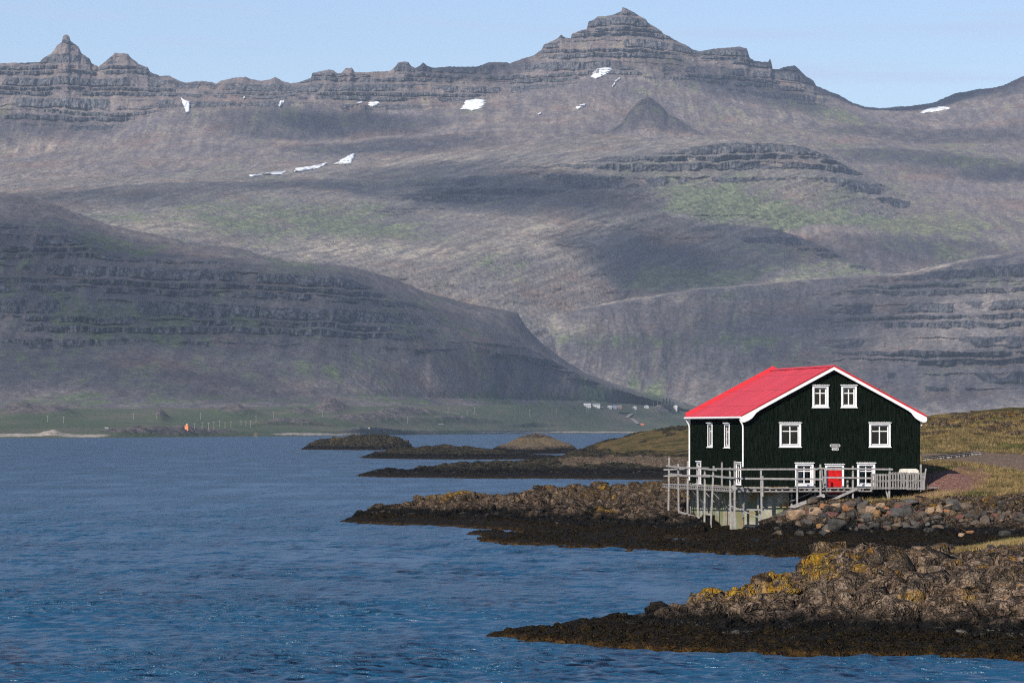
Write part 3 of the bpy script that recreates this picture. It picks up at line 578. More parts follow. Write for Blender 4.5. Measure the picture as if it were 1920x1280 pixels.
# --- the shore with the house
HX, HYY, HA = 15.44, 255., R(10.)
def HW(u, v): return (HX + u * math.cos(HA) - v * math.sin(HA), HYY + u * math.sin(HA) + v * math.cos(HA))
def HP(u, v, z): x, y = HW(u, v); return (x, y, z)
P1 = [ZP(700,300,-1.5), ZP(780,318,-1.6), ZP(850,325,-1.8), ZP(930,332,-1.8), ZP(1000,336,-1.6), ZP(1100,340,-1.5), ZP(1180,345,-1.2), ZP(1240,352,-.8),
      ZP(600,295,-2), ZP(640,268,-2), ZP(560,320,-2), ZP(1000,380,-2), ZP(700,380,-2), ZP(620,310,-2),
      WP(645,976), UP(680,957,291), UP(740,948,295), UP(790,937,298), UP(830,928,300), UP(862,919,300), UP(900,920,300), UP(955,923,302), UP(985,930,303), UP(1010,914,304),
      UP(1060,906,306), UP(1100,909,306), UP(1150,916,305), UP(1200,911,306), UP(1245,901,306),
      UP(900,955,285), UP(1000,952,287), UP(1100,955,285), UP(1200,945,285), WP(700,982), WP(800,986), WP(900,991), WP(960,997), WP(1000,1001),
      WP(885,998), WP(950,1001), UP(900,1000,252), UP(950,998,252), UP(1000,1000,249), UP(1100,1003,246), WP(880,1003), WP(900,1012), WP(950,1019), WP(1000,1023), WP(1100,1028), WP(1200,1033), WP(1300,1037),
      WP(1400,1041), WP(1500,1047), WP(1560,1052), WP(1620,1057), ZP(900,212,-2), ZP(1100,205,-2), ZP(1300,200,-2), ZP(1500,196,-2), ZP(860,262,-1.5), ZP(820,248,-2), ZP(700,268,-1.8), ZP(800,268,-1.6), ZP(940,262,-.35),
      UP(1100,985,258), UP(1200,985,256), UP(1300,1000,250), UP(1300,975,258), UP(1255,960,271), UP(1332,990,260), UP(1375,997,253.5), UP(1430,988,252), UP(1470,966,252), UP(1500,949,252), UP(1540,944,252.5),
      UP(1600,940,253), UP(1670,934,254), UP(1733,924,256), UP(1800,905,258), UP(1850,893,262), UP(1900,884,264), UP(2050,870,264),
      UP(1500,985,244), UP(1600,985,242), UP(1700,985,241), UP(1800,980,240), UP(1900,958,243), UP(1500,1012,236), UP(1600,1018,231), UP(1750,1018,228), UP(1900,1003,234), ZP(2100,236,1.2),
      HP(0,0,.2), HP(2.5,.5,.5), HP(5,.3,2.0), HP(8,.3,2.35), HP(11,.3,2.5), HP(6,6,2.4), HP(11,6,3.2), HP(0,8,.6), HP(-1,16,1.0), HP(3,14,1.6), HP(9,14,3.6), HP(13.5,2,3.4),
      UP(1745,886,262), UP(1775,862,276), UP(1830,862,278), UP(1920,858,284), UP(1740,852,300), UP(1830,845,300), UP(1920,846,306),
      UP(1740,800,340), UP(1720,790,350), UP(1800,783,350), UP(1850,778,350), UP(1920,773,350), UP(2100,762,350), UP(1800,826,315), UP(1900,821,320),
      ZP(1500,300,4.4), ZP(1400,290,3.4), ZP(1310,296,2.9), ZP(1350,345,2.4), ZP(1600,340,6.2), ZP(1500,345,4.6), ZP(1700,420,3), ZP(1900,420,5), ZP(2300,400,6), ZP(1300,420,-1), ZP(1100,400,-2), ZP(900,400,-2),
      ZP(2300,250,3), ZP(2300,222,1.0), ZP(2200,205,.8), ZP(1700,203,.3), ZP(1850,205,.6), ZP(1700,197,-.2), ZP(1850,197,.3), ZP(1400,420,0), ZP(2600,300,6)]
def g1f(PX, PY, Z, X, Y):
    du = (X - HX) * math.cos(HA) + (Y - HYY) * math.sin(HA); dv = -(X - HX) * math.sin(HA) + (Y - HYY) * math.cos(HA)
    nn = fbm(X / 9, Y / 14, 900, 4)
    g = sstep(1.9, 2.4, Z + .5 * nn) * sstep(250.2, 252.4, Y + 1.2 * nn) * sstep(1455, 1500, PX)
    g = np.maximum(g, sstep(264, 268, Y) * sstep(1700, 1740, PX) * (1 - .95 * sstep(.0, .12, fbm(X / 7, Y / 14, 903, 4) + .22 * sstep(328, 346, Y) - .04)))
    g = np.maximum(g, sstep(1780, 1840, PX) * sstep(247, 252, Y + 2 * nn))
    g = np.maximum(g, .62 * sstep(1040, 1200, PX) * sstep(292, 300, Y) * sstep(-.1, .2, nn))
    return g
def p1f(PX, PY, X, Y, Z):
    red = blobs(PX, PY, [(1770,905,60,17,1.6),(1815,888,36,12,1.5),(1712,924,42,8,1.2)])
    # the gravel road: a strip winding up right of the house
    c = np.interp(PX, [1700, 1760, 1830, 1920, 2300], [853, 855, 858, 868, 900]); wd = np.interp(PX, [1700, 1800, 1850, 1920, 2300], [2.5, 8, 11, 16, 30])
    road = np.clip(1.5 - np.abs(PY - c) / wd, 0, 1) * (Y > 255) * (Y < 330) * (PX > 1722)
    lich = blobs(PX, PY, [(862,922,32,9,1.4),(915,921,12,6,1.2),(998,912,8,6,1.1),(1130,962,18,5,1.1),(1060,910,60,5,.5),(825,935,14,5,.6),(1135,915,6,6,1.2)])
    pale = blobs(PX, PY, [(1100,945,120,10,.35),(1230,915,60,8,.5),(1060,915,50,6,.4)])
    return {'red': red * (Y > 245), 'road': road, 'lichen': lich * (Z > .8), 'pale': pale * (Z > 1)}
def b1f(X, Y, Z, PX):
    Z = Z - .32 * sstep(1260, 1200, PX) * sstep(270, 285, Y) * sstep(.2, .9, Z)
    return Z + sstep(300, 345, Y) * sstep(1690, 1760, PX) * .6 * ridged(X / 12, Y / 25, 911, 3)
SH, gS = land('shore', P1, 590, 2060, 1.25, rowsp(194, 432, .62, .12), M_SHORE, sy=2.0, grass=g1f, paint=p1f, seed=21, amp=.95, cell=1.25, out=3000, base=b1f)

# --- the nearest crag
P2 = [WP(905,1192), WP(960,1199), WP(1000,1202), WP(1100,1211), WP(1200,1217), WP(1300,1222), WP(1400,1226), WP(1500,1229), WP(1600,1232), WP(1700,1234), WP(1920,1239),
      ZP(900,118,-2), ZP(1100,113,-2), ZP(1300,110,-2), ZP(1500,108,-2), ZP(1700,107,-2), ZP(1920,106,-2), ZP(2200,104,-1.5), ZP(860,132,-2), ZP(900,148,-2),
      UP(960,1184,130), UP(1000,1176,131), UP(1040,1176,131), UP(1090,1158,132), UP(1140,1149,132), UP(1180,1138,132), UP(1240,1132,132), UP(1275,1122,132), UP(1310,1106,132), UP(1350,1096,132), UP(1400,1096,132), UP(1440,1090,132), UP(1465,1076,132), UP(1500,1092,132), UP(1545,1096,132.5),
      UP(1500,1110,129.5), UP(1560,1094,131.5), UP(1556,1052,134.2), UP(1590,1040,135), UP(1620,1034,136), UP(1650,1052,136), UP(1690,1048,137), UP(1730,1052,137), UP(1770,1048,138), UP(1800,1032,141), UP(1850,1026,142), UP(1920,1018,143), UP(2100,1010,143),
      UP(1100,1190,126), UP(1200,1185,124.5), UP(1300,1180,123), UP(1400,1180,121.5), UP(1500,1182,120.8), UP(1700,1182,120), UP(1920,1175,119.5),
      UP(1300,1140,126), UP(1400,1135,125), UP(1500,1135,124), UP(1600,1132,124), UP(1700,1128,123.5), UP(1800,1122,123.5), UP(1920,1118,123),
      UP(1600,1098,129), UP(1700,1094,128.5), UP(1800,1088,128.5), UP(1920,1082,128.5), UP(1760,1072,134), UP(1850,1064,135), UP(1920,1060,135),
      ZP(950,138,-1.5), ZP(1100,142,-1.5), ZP(1250,145,-1.5), ZP(1400,148,-1.2), ZP(1500,148,-.8), ZP(1540,146,-.6), ZP(1600,152,.6), ZP(1700,156,1.2), ZP(1800,160,1.6), ZP(1920,160,2.2), ZP(2100,160,2.4), ZP(1600,168,-1.5), ZP(1750,172,-1.5), ZP(1920,176,-1), ZP(2200,178,-1), ZP(2300,140,3)]
def g2f(PX, PY, Z, X, Y):
    return sstep(1785, 1810, PX) * sstep(140.3, 141.2, Y) * (Y < 160) + .0 * Z
def p2f(PX, PY, X, Y, Z):
    lich = blobs(PX, PY, [(1345,1103,34,8,1.5),(1465,1080,18,13,1.5),(1405,1105,25,7,.7),(1556,1068,9,16,1.2),(1650,1080,12,12,.6),(1690,1085,12,12,.7),(1700,1135,14,8,.6),(1820,1138,16,8,.6),(1880,1140,60,8,.35),(1570,1100,20,6,.7)])
    return {'red': Z * 0, 'road': Z * 0, 'lichen': lich * (Z > .9), 'pale': Z * 0}
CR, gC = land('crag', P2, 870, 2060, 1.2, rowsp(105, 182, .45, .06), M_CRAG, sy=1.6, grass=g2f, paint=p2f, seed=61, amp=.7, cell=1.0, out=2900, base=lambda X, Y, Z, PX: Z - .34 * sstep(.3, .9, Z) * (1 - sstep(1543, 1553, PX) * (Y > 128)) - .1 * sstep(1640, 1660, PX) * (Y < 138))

# --- farther spits and skerries
def pz(PX, PY, X, Y, Z): return {'red': Z * 0, 'road': Z * 0, 'lichen': Z * 0, 'pale': blobs(PX, PY, [(1150,863,110,6,1.2),(1260,870,60,10,1.),(1060,872,40,3,.6)]) * (Z > 1.2)}
P3 = [WP(672,892.5), WP(800,895), WP(950,897), WP(1100,898), WP(1250,899), WP(1400,899), ZP(620,560,-2), ZP(640,600,-2), ZP(700,515,-2), ZP(1000,498,-2), ZP(1300,490,-2), ZP(1600,490,-2),
      UP(690,885,585), UP(750,881,590), UP(810,876,590), UP(860,868,590), UP(950,868,595), UP(1060,869,600), UP(1130,869,600), UP(1250,866,600), UP(1020,862,650), UP(1100,852,690), UP(1180,858,650), UP(1200,845,700), UP(1290,838,700),
      UP(1000,888,560), UP(1150,886,560), UP(1300,884,560), ZP(700,680,-2), ZP(800,680,-2), ZP(900,690,-1.5), ZP(980,720,-.8), ZP(800,640,-1),
      UP(1078,846,760), UP(1100,840,775), UP(1120,831,780), UP(1160,822,780), UP(1200,810,780), UP(1240,804,780), UP(1290,798,780), UP(1340,790,780), ZP(1500,790,9), ZP(1900,790,9), UP(1200,828,730), UP(1290,824,720),
      ZP(1040,860,-2), ZP(1120,890,-2), ZP(1250,930,-2), ZP(1000,800,-1.2), ZP(1600,600,5), ZP(1900,600,5), ZP(1500,930,0), ZP(1900,930,2)]
def g3f(PX, PY, Z, X, Y): return sstep(2.1, 3.2, Z + 1.1 * fbm(X / 14, Y / 40, 930, 4)) * sstep(1030, 1090, PX) * (1 - .9 * sstep(.12, .3, fbm(X / 9, Y / 30, 931, 3) + .22 * sstep(740, 775, Y) ))
land('spit', P3, 600, 1420, 1.25, rowsp(480, 940, .6, .4, 1.1), M_FARROCK, sy=4., grass=g3f, paint=pz, seed=81, amp=1.1, cell=2.2, out=1950)
P4 = [WP(678,857), WP(750,860), WP(850,861), WP(950,861), WP(1020,861), WP(1080,862), UP(700,850,940), UP(760,841,950), UP(800,838,955), UP(850,836,960), UP(900,841,960), UP(950,848,960), UP(1010,853,960), UP(1070,856,960),
      ZP(640,900,-2), ZP(650,980,-2), ZP(800,820,-2), ZP(1000,820,-2), ZP(700,1040,-2), ZP(900,1060,-2), ZP(1050,1060,-2), ZP(1130,940,-2)]
land('skerry', P4, 640, 1140, 1.25, rowsp(840, 1060, .6, .6, 1.1), M_FARROCK, sy=5., paint=pz, seed=84, amp=1.2, cell=2.6)
P5 = [WP(563,842), WP(620,843), WP(700,843.5), WP(762,843), UP(580,835,1370), UP(590,828,1380), UP(620,825,1380), UP(645,821,1380), UP(680,817,1380), UP(710,816,1380), UP(735,820,1380), UP(757,827,1380), UP(768,838,1370),
      ZP(540,1330,-2), ZP(560,1430,-2), ZP(650,1200,-2), ZP(750,1200,-2), ZP(640,1520,-2), ZP(740,1520,-2), ZP(800,1350,-2), ZP(785,1400,-1.5)]
SK, gK = land('skerry', P5, 540, 810, 1.25, rowsp(1220, 1520, .6, 1., 1.5), M_FARROCK, sy=6., paint=pz, seed=87, amp=1.6, cell=3.)
P6 = [WP(925,846), WP(1000,847), WP(1078,848), UP(935,834,1190), UP(960,829,1200), UP(985,825,1200), UP(1000,820,1210), UP(1022,820,1210), UP(1034,826,1200), UP(1060,829,1200), UP(1074,834,1195), UP(1000,838,1170), UP(960,840,1170), UP(1050,840,1170),
      ZP(890,1180,-2), ZP(1000,1040,-2), ZP(1110,1180,-2), ZP(960,1330,-2), ZP(1060,1330,-2), ZP(1090,1200,-2), ZP(900,1240,-2)]
def g6f(PX, PY, Z, X, Y): return 1. * sstep(1.5, 2.1, Z + .5 * fbm(X / 9, Y / 20, 940, 3)) * (1 - sstep(822, 819, PY))
land('skerry', P6, 890, 1120, 1.25, rowsp(1060, 1340, .6, .8, 1.3), M_FARROCK, sy=6., grass=g6f, paint=lambda PX, PY, X, Y, Z: {'red': Z * 0, 'road': Z * 0, 'lichen': Z * 0, 'pale': .5 * (Z > 1.2)}, seed=89, amp=1.0, cell=3.)

# ------------------------------------------------------------------ plain materials
def flat(name, a, b, scale=3., rough=.7, bump=.0, sc=(1, 1, 1), lo=.35, hi=.65, spec=.2):
    m = N(name); m.b.inputs['Specular IOR Level'].default_value = spec
    n = m.noise(m.obj(sc), scale, 5, .65)
    if bump: m.bump(n, 1., bump)
    return m.done(m.mix(m.rng(n, lo, hi), a, b), rough)
M_WHITE = flat('white_paint', (.82, .81, .80), (.66, .66, .66), 4)
M_BLACKW = flat('tarred_boards', (.0018, .0042, .0022), (.0085, .0125, .0085), 3, .85, .004, (4, 4, .5), spec=.0)
m = N('red_roof_iron'); w_ = m.n('TexWave', wave_type='BANDS', bands_direction='Y'); m.put(m.obj(), w_.inputs[0]); w_.inputs['Scale'].default_value = 2.1
nn = m.noise(m.obj((1, 1, 1)), 1.2, 5, .6); m.bump(w_.outputs['Fac'], .6, .03)
o_ = m.sep(m.obj()); cb = m.n('CombineXYZ'); m.put(o_[1], cb.inputs[0]); m.put(o_[2], cb.inputs[1]); bk = m.n('TexBrick', offset=.5)
m.put(cb.outputs[0], bk.inputs['Vector']); bk.inputs['Scale'].default_value = 1; bk.inputs['Brick Width'].default_value = .95; bk.inputs['Row Height'].default_value = 1.07; bk.inputs['Mortar Size'].default_value = .018
for k_, c_k in (('Color1', (.64, .042, .055, 1)), ('Color2', (.52, .032, .044, 1)), ('Mortar', (.34, .02, .025, 1))): bk.inputs[k_].default_value = c_k
M_RED = m.done(m.mix(m.rng(nn, .35, .7, 0, .5), bk.outputs['Color'], (.47, .045, .05)), .5)
M_DOOR = flat('red_door_paint', (.58, .012, .012), (.40, .008, .008), 5, .5)
M_GREYW = flat('weathered_wood', (.29, .275, .265), (.16, .15, .14), 5, .85, .006, (1, 1, 1))
M_GREYW2 = flat('pale_weathered_wood', (.35, .335, .32), (.22, .21, .20), 5, .85, .006)
m = N('stained_concrete'); z = m.sep(m.obj())[2]
st = m.noise(m.obj((1.6, 1.6, .3)), 1, 5, .6); fi = m.noise(m.obj((1, 1, 1)), 6, 5, .7)
cc = m.mix(m.rng(st, .38, .62), (.52, .48, .40), (.34, .33, .25))
cc = m.mix(m.rng(m.noise(m.obj((.7, .7, .5)), 1, 3, .5), .42, .58, 0, .85), cc, (.17, .20, .08))
cc = m.mix(m.math('MULTIPLY', m.rng(m.noise(m.obj((.9, .9, .7)), 1.3, 3, .5), .53, .62), .75), cc, (.34, .18, .04))
cc = m.mix(m.rng(fi, .4, .7, 0, .35), cc, (.05, .05, .045))
cc = m.mix(m.rng(z, 1.3, .2, 0, .5), cc, (.30, .27, .19))
m.bump(fi, .6, .01); M_CONC = m.done(cc, .9)
M_DARK = flat('dark_interior', (.02, .018, .016), (.03, .026, .022))
m = N('window_glass'); t = m.t; t.nodes.remove(m.b); tr = m.n('BsdfTransparent'); gl = m.n('BsdfGlossy'); gl.inputs['Roughness'].default_value = .02
fr = m.n('Fresnel'); fr.inputs[0].default_value = 1.45; ms = m.n('MixShader'); tr.inputs[0].default_value = (.75, .8, .78, 1)
t.links.new(fr.outputs[0], ms.inputs[0]); t.links.new(tr.outputs[0], ms.inputs[1]); t.links.new(gl.outputs[0], ms.inputs[2]); t.links.new(ms.outputs[0], m.out.inputs[0]); M_GLASS = m.m
M_CURT = flat('curtain_cloth', (.55, .53, .48), (.42, .40, .36), 4)
M_ORANGE = flat('orange_shade', (.45, .14, .05), (.35, .1, .04))
M_SIGN = flat('sign_dark', (.02, .02, .02), (.03, .03, .03))

# ------------------------------------------------------------------ the house
c_, s_ = math.cos(HA), math.sin(HA)
def U(px, v=0.):
    k = (px - 960) / F; return (k * (HYY + v * c_) - HX + v * s_) / (c_ - k * s_)
def W(py, u, v=0.): return H0 - (py - HY) / F * (HYY + u * s_ + v * c_)
def VL(px, u):                      # along a line u = const
    k = (px - 960) / F; return (HX + u * c_ - k * (HYY + u * s_)) / (s_ + k * c_)
house = empty('house', (HX, HYY, 0), HA); tag(house, 'tall black wooden house with a red iron roof standing on the rocky shore', 'house')
WD = U(1725); LN = 16.3; EZ = 7.95; RZ = 11.12; RU = WD / 2; WB = 3.2
pitch = (RZ - EZ) / RU
def roofz(u): return EZ + pitch * (RU - abs(u - RU))
def opening(x0, x1, y0, y1):        # on the gable, from picture coordinates
    a, b = U(x0), U(x1); return (a, b, W(y1, a), W(y0, a))
G_OPEN = {'attic1': opening(1526.5,1549.5,727,760), 'attic2': opening(1580.5,1602.5,727,760), 'mid1': opening(1465,1498,797,834), 'mid2': opening(1633,1666,797,834),
          'low1': opening(1494.5,1521.5,872.5,907.5), 'low2': opening(1610.5,1637,872.5,907.5), 'door': opening(1550.5,1578.5,875,926)}
def left_opening(x0, x1, y0, y1):
    a, b = VL(x1, 0), VL(x0, 0); v = (a + b) / 2; return (a, b, W(y1, 0, v), W(y0, 0, v))
L_OPEN = [left_opening(1328.5,1335.5,797,835), left_opening(1360,1368,797.5,836), left_opening(1308.5,1314.5,869,903), left_opening(1382,1389.5,871,905)]
def wall_strips(mb, put, a0, a1, zb, ztop, opens, th, wide=.14, lap=.022):
    """vertical boards, every second one standing proud, cut round the openings"""
    cuts = set(); n = int(round((a1 - a0) / wide)); w_ = (a1 - a0) / n
    edges = sorted([a0 + i * w_ for i in range(n + 1)] + [q for o in opens for q in o[:2]] )
    for x0, x1 in zip(edges, edges[1:]):
        if x1 - x0 < .004: continue
        xm = (x0 + x1) / 2; i = int((xm - a0) / w_); out = lap if i % 2 else 0.; zs = zb
        segs = []; cur = zs
        for o in sorted([o for o in opens if o[0] < xm < o[1]], key=lambda o: o[2]):
            if o[2] > cur: segs.append((cur, o[2]))
            cur = o[3]
        segs.append((cur, None))
        for z0, z1 in segs: put(mb, x0, x1, z0, z1, out)
def front_put(mb, x0, x1, z0, z1, out):
    za, zb = (roofz(x0) - .02, roofz(x1) - .02) if z1 is None else (z1, z1)
    mb.poly([(x0, -out, z0), (x1, -out, z0), (x1, -out, zb), (x0, -out, za)], (0, .12 + out, 0))
b = MB(); wall_strips(b, front_put, 0, WD, WB, None, list(G_OPEN.values()), .12)
# under the right half the boards run down to the ground
wall_front = b.build('wall', M_BLACKW, house); wall_front['label'] = 'gable wall of vertical black boards'
b = MB(); b.box((U(1480), .03, 1.7), (G_OPEN['door'][0] - .16, .12, WB)); b.box((G_OPEN['door'][1] + .16, .03, 1.7), (WD, .12, WB)); b.build('plinth', M_BLACKW, house)
def side_put(mb, x0, x1, z0, z1, out):
    z1 = EZ + .05 if z1 is None else z1; mb.box((-out, x0, z0), (.12, x1, z1))
b = MB(); wall_strips(b, side_put, .121, LN, WB, None, L_OPEN, .12); b.build('wall', M_BLACKW, house)['label'] = 'long side wall of black boards facing the water'
b = MB(); b.box((WD - .12, .121, 2.0), (WD, LN, EZ + .05)); b.box((.121, LN - .12, 2.0), (WD - .121, LN, EZ)); b.poly([(.121, LN - .12, EZ), (WD - .121, LN - .12, EZ), (RU, LN - .12, RZ - .05)], (0, .12, 0)); b.build('wall', M_BLACKW, house)
b = MB(); b.box((.13, .2, 5.55), (WD - .13, LN - .2, 5.6)); b.box((.13, .2, 3.1), (WD - .13, LN - .2, 3.2)); b.box((.13, .2, 8.0), (WD - .13, LN - .2, 8.05)); b.box((.13, 3.2, 2.4), (WD - .13, 3.3, 8)); b.box((2.6, .2, 3.2), (2.7, LN - .3, 8)); b.build('floor', M_DARK, house)
# concrete foundation, showing under the left half
b = MB(); b.box((.03, .04, -.6), (U(1481), .4, WB - .003)); b.box((.03, .401, -.4), (.33, LN - .1, WB - .003)); b.box((U(1481) - .3, .401, .2), (U(1481), 5, WB - .003))
fnd = b.build('foundation', M_CONC, house)
# roof: two slopes, iron sheets with a raised far verge, ridge cap
OV, OVF, OVB, TH = .30, .34, .2, .09
def slope_mb(side, v0, v1, d0, d1, ex=OV):
    """slab on one slope between v0, v1; d0, d1 heights above the rafter line"""
    b = MB(); ue = -ex if side < 0 else WD + ex; ze = EZ - pitch * ex
    pts = [(ue, v0, ze + d0), (RU, v0, RZ + d0), (RU, v0, RZ + d1), (ue, v0, ze + d1)]
    return b.poly(pts, (0, v1 - v0, 0))
roof = slope_mb(-1, -OVF, LN + OVB, .02, .02 + TH).build('roof', M_RED, house); slope_mb(1, -OVF, LN + OVB, .021, .02 + TH).build('roof', M_RED, house)
slope_mb(-1, LN + OVB - .02, LN + OVB + .22, .0, .34).build('verge', M_RED, roof); slope_mb(1, LN + OVB - .02, LN + OVB + .22, .0, .34).build('verge', M_RED, roof)
b = MB(); b.poly([(RU - .28, -OVF - .01, RZ + .02), (RU, -OVF - .01, RZ + .12 + .03), (RU + .28, -OVF - .01, RZ + .02)], (0, LN + OVF + OVB, 0)); b.build('ridge_cap', M_RED, roof)
# white bargeboards, deepening and curling at the eaves
for sgn in (-1, 1):
    def q(d, off): # d metres out from the ridge, off below the roof line
        return (RU + sgn * d, -OVF - .045, RZ - pitch * d + off)
    e = RU + OV + .06
    top = [q(0, .015), q(e, .015)]
    low = [q(e + .02, -.18), q(e - .05, -.32), q(e - .25, -.45), q(e - .55, -.48), q(e - .78, -.45), q(e - .93, -.36), q(e - 1.05, -.26), q(e - 1.3, -.205), q(e - 2.6, -.19), q(0, -.19)]
    b = MB(); b.poly(top + low, (0, .055, 0)); b.build('bargeboard', M_WHITE, house)
    slope_mb(sgn, -OVF - .07, -OVF + .0, .10, .155, OV + .07).build('verge_flashing', M_RED, house)
# soffit under the overhang and gutter
b = MB(); b.box((-OV + .02, -OVF + .02, EZ - pitch * OV - .06), (-.03, LN + OVB, EZ - pitch * OV - .02)); b.build('soffit', M_WHITE, house)
gz = EZ - pitch * OV - .03
b = MB(); b.tube([(-OV - .07, -OVF - .05, gz), (-OV - .07, LN + OVB + .05, gz)], .075, 10); b.build('gutter', M_WHITE, house)
for v, zb in ((.02, W(875, -.1, 0)), (LN - .05, W(900, -.1, LN))):
    b = MB(); b.tube([(-OV - .05, v - .05, gz - .02), (-OV + .02, v, gz - .2), (-.12, v, gz - .5), (-.1, v, gz - .75), (-.1, v, zb)], .055, 8); b.build('downpipe', M_WHITE, house)
b = MB(); b.tube([(WD + OV + .05, .0, gz - .02), (WD + OV - .05, .0, gz - .2), (WD + .1, 0, gz - .55)], .05, 8); b.build('downpipe', M_WHITE, house)
def window(o, kind, face='f', curtain=None):
    a0, a1, z0, z1 = o; fw = .13 if face == 'f' else .11
    def P(a, d, z): return (a, d, z) if face == 'f' else (d, a, z)
    def bx(mb, a, d, z, a2, d2, z2):
        p, q = P(a, d, z), P(a2, d2, z2); mb.box(tuple(map(min, p, q)), tuple(map(max, p, q)))
    pr = -.06
    w_ = MB()
    bx(w_, a0 - fw, pr, z0 - .02, a0, .0 + .1, z1 + .02); bx(w_, a1, pr, z0 - .02, a1 + fw, .1, z1 + .02)
    bx(w_, a0 - fw, pr - .004, z1 + .02, a1 + fw, .1, z1 + fw + .02)
    if kind != 'door': bx(w_, a0 - fw, pr - .005, z0 - fw * .9, a1 + fw, .1, z0 - .02)
    W_ = w_.build('window' if kind != 'door' else 'door_frame', M_WHITE, house)
    c = MB(); bx(c, a0 - fw - .05, pr - .09, z1 + fw + .021, a1 + fw + .05, .02, z1 + fw + .065)
    n = int((a1 - a0 + .4) / .17)
    for i in range(n): bx(c, a0 - fw - .03 + i * .17, pr - .11, z1 + fw + .066, a0 - fw + .05 + i * .17, 0, z1 + fw + .09)
    c.build('drip_cap', M_WHITE, W_)
    if kind == 'door': return W_
    sl = MB(); bx(sl, a0 - fw - .05, pr - .07, z0 - fw * .9 - .05, a1 + fw + .05, .02, z0 - fw * .9 - .001); sl.build('sill', M_WHITE, W_)
    f = MB(); d0, d1 = .07, .12; sw = .07
    bx(f, a0, d0, z0 - .02, a0 + sw, d1, z1 + .02); bx(f, a1 - sw, d0, z0 - .02, a1, d1, z1 + .02); bx(f, a0 + sw, d0, z0 - .02, a1 - sw, d1, z0 + sw); bx(f, a0 + sw, d0, z1 - sw, a1 - sw, d1, z1 + .02)
    am = (a0 + a1) / 2; zt = z0 + (z1 - z0) * .70; bx(f, am - .035, d0 + .004, z0 + sw, am + .035, d1 - .004, z1 - sw); bx(f, a0 + sw, d0 + .006, zt - .03, am - .036, d1 - .006, zt + .03); bx(f, am + .036, d0 + .006, zt - .03, a1 - sw, d1 - .006, zt + .03)
    f.build('sash', M_WHITE, W_)
    g = MB(); bx(g, a0 + sw, .095, z0 + sw, a1 - sw, .098, z1 - sw); g.build('pane', M_GLASS, W_)
    if curtain:
        cu = MB()
        for (u0, u1) in curtain:
            n = 6
            for i in range(n):
                x = u0 + (u1 - u0) * i / n; bx(cu, a0 + (a1 - a0) * x, .22 + .03 * (i % 2), z0, a0 + (a1 - a0) * (x + (u1 - u0) / n), .24 + .03 * (i % 2), z1)
        cu.build('curtain', M_CURT, W_)
    return W_
window(G_OPEN['attic1'], 'w'); window(G_OPEN['attic2'], 'w'); window(G_OPEN['mid1'], 'w'); window(G_OPEN['mid2'], 'w')
window(G_OPEN['low1'], 'w', curtain=[(.08, .42)]); window(G_OPEN['low2'], 'w', curtain=[(.1, .40)])
for o in L_OPEN: window(o, 'w', 'l')
b = MB(); a0, a1, z0, z1 = G_OPEN['attic2']; b.box((a0, .2, z1 - .42), (a0 + .45, .22, z1)); b.build('blind', M_CURT, house)
window(G_OPEN['door'], 'door')
a0, a1, z0, z1 = G_OPEN['door']
b = MB(); b.box((a0, .06, z0 + .02), (a1, .11, z1 - .22)); 
for i in range(8): b.box((a0 + .01 + i * (a1 - a0) / 8, .052, z0 + .03), (a0 - .01 + (i + 1) * (a1 - a0) / 8, .0595, z1 - .23))
d_ = b.build('door', M_DOOR, house); b = MB(); b.tube([(a1 - .12, .0, z0 + 1.0), (a1 - .12, .05, z0 + 1.0)], .02); b.box((a1 - .22, -.02, z0 + .985), (a1 - .1, .0, z0 + 1.015)); b.build('handle', M_SIGN, d_)
b = MB(); b.box((a0, .05, z1 - .219), (a1, .11, z1 - .001)); b.build('transom', M_GREYW2, house)
b = MB(); b.box((a0 - .1, -.5, z0 - .16), (a1 + .1, .02, z0 - .02)); b.build('step', M_GREYW, house)
# lamp and plant pot seen inside two windows
a0, a1, z0, z1 = G_OPEN['mid1']; b = MB(); b.tube([(a1 - .30, .55, z0 + .62), (a1 - .30, .55, z0 + .88)], .20, 12, .10); b.build('lamp_shade', M_ORANGE, house)
# two little nameboards with clipped ends
for x0, x1, y0, y1 in ((1555.5, 1575.5, 832.5, 837.5), (1559, 1572.5, 839.5, 844)):
    ua, ub = U(x0), U(x1); za, zb = W(y1, ua), W(y0, ua); zm = (za + zb) / 2; e = (zb - za) * .4
    b = MB(); b.poly([(ua, -.055, zm), (ua + e, -.055, za), (ub - e, -.055, za), (ub, -.055, zm), (ub - e, -.055, zb), (ua + e, -.055, zb)], (0, .03, 0)); sg = b.build('nameboard', M_WHITE, house)
    k = .024; b = MB(); b.poly([(ua + k * 2, -.060, zm), (ua + e + k, -.060, za + k), (ub - e - k, -.060, za + k), (ub - k * 2, -.060, zm), (ub - e - k, -.060, zb - k), (ua + e + k, -.060, zb - k)], (0, .004, 0)); b.build('panel', M_SIGN, sg)
    b = MB(); x = ua + e + .05; rr = random.Random(int(x0))
    while x < ub - e - .06:
        wl_ = rr.uniform(.018, .034); hh = (zb - za) * .22; b.box((x, -.0635, zm - hh * rr.uniform(.6, 1)), (x + wl_ * .5, -.0605, zm + hh)); b.box((x + wl_ * .5, -.0632, zm - hh), (x + wl_, -.0607, zm - hh * .4)); x += wl_ + .016
    b.build('lettering', M_WHITE, sg)

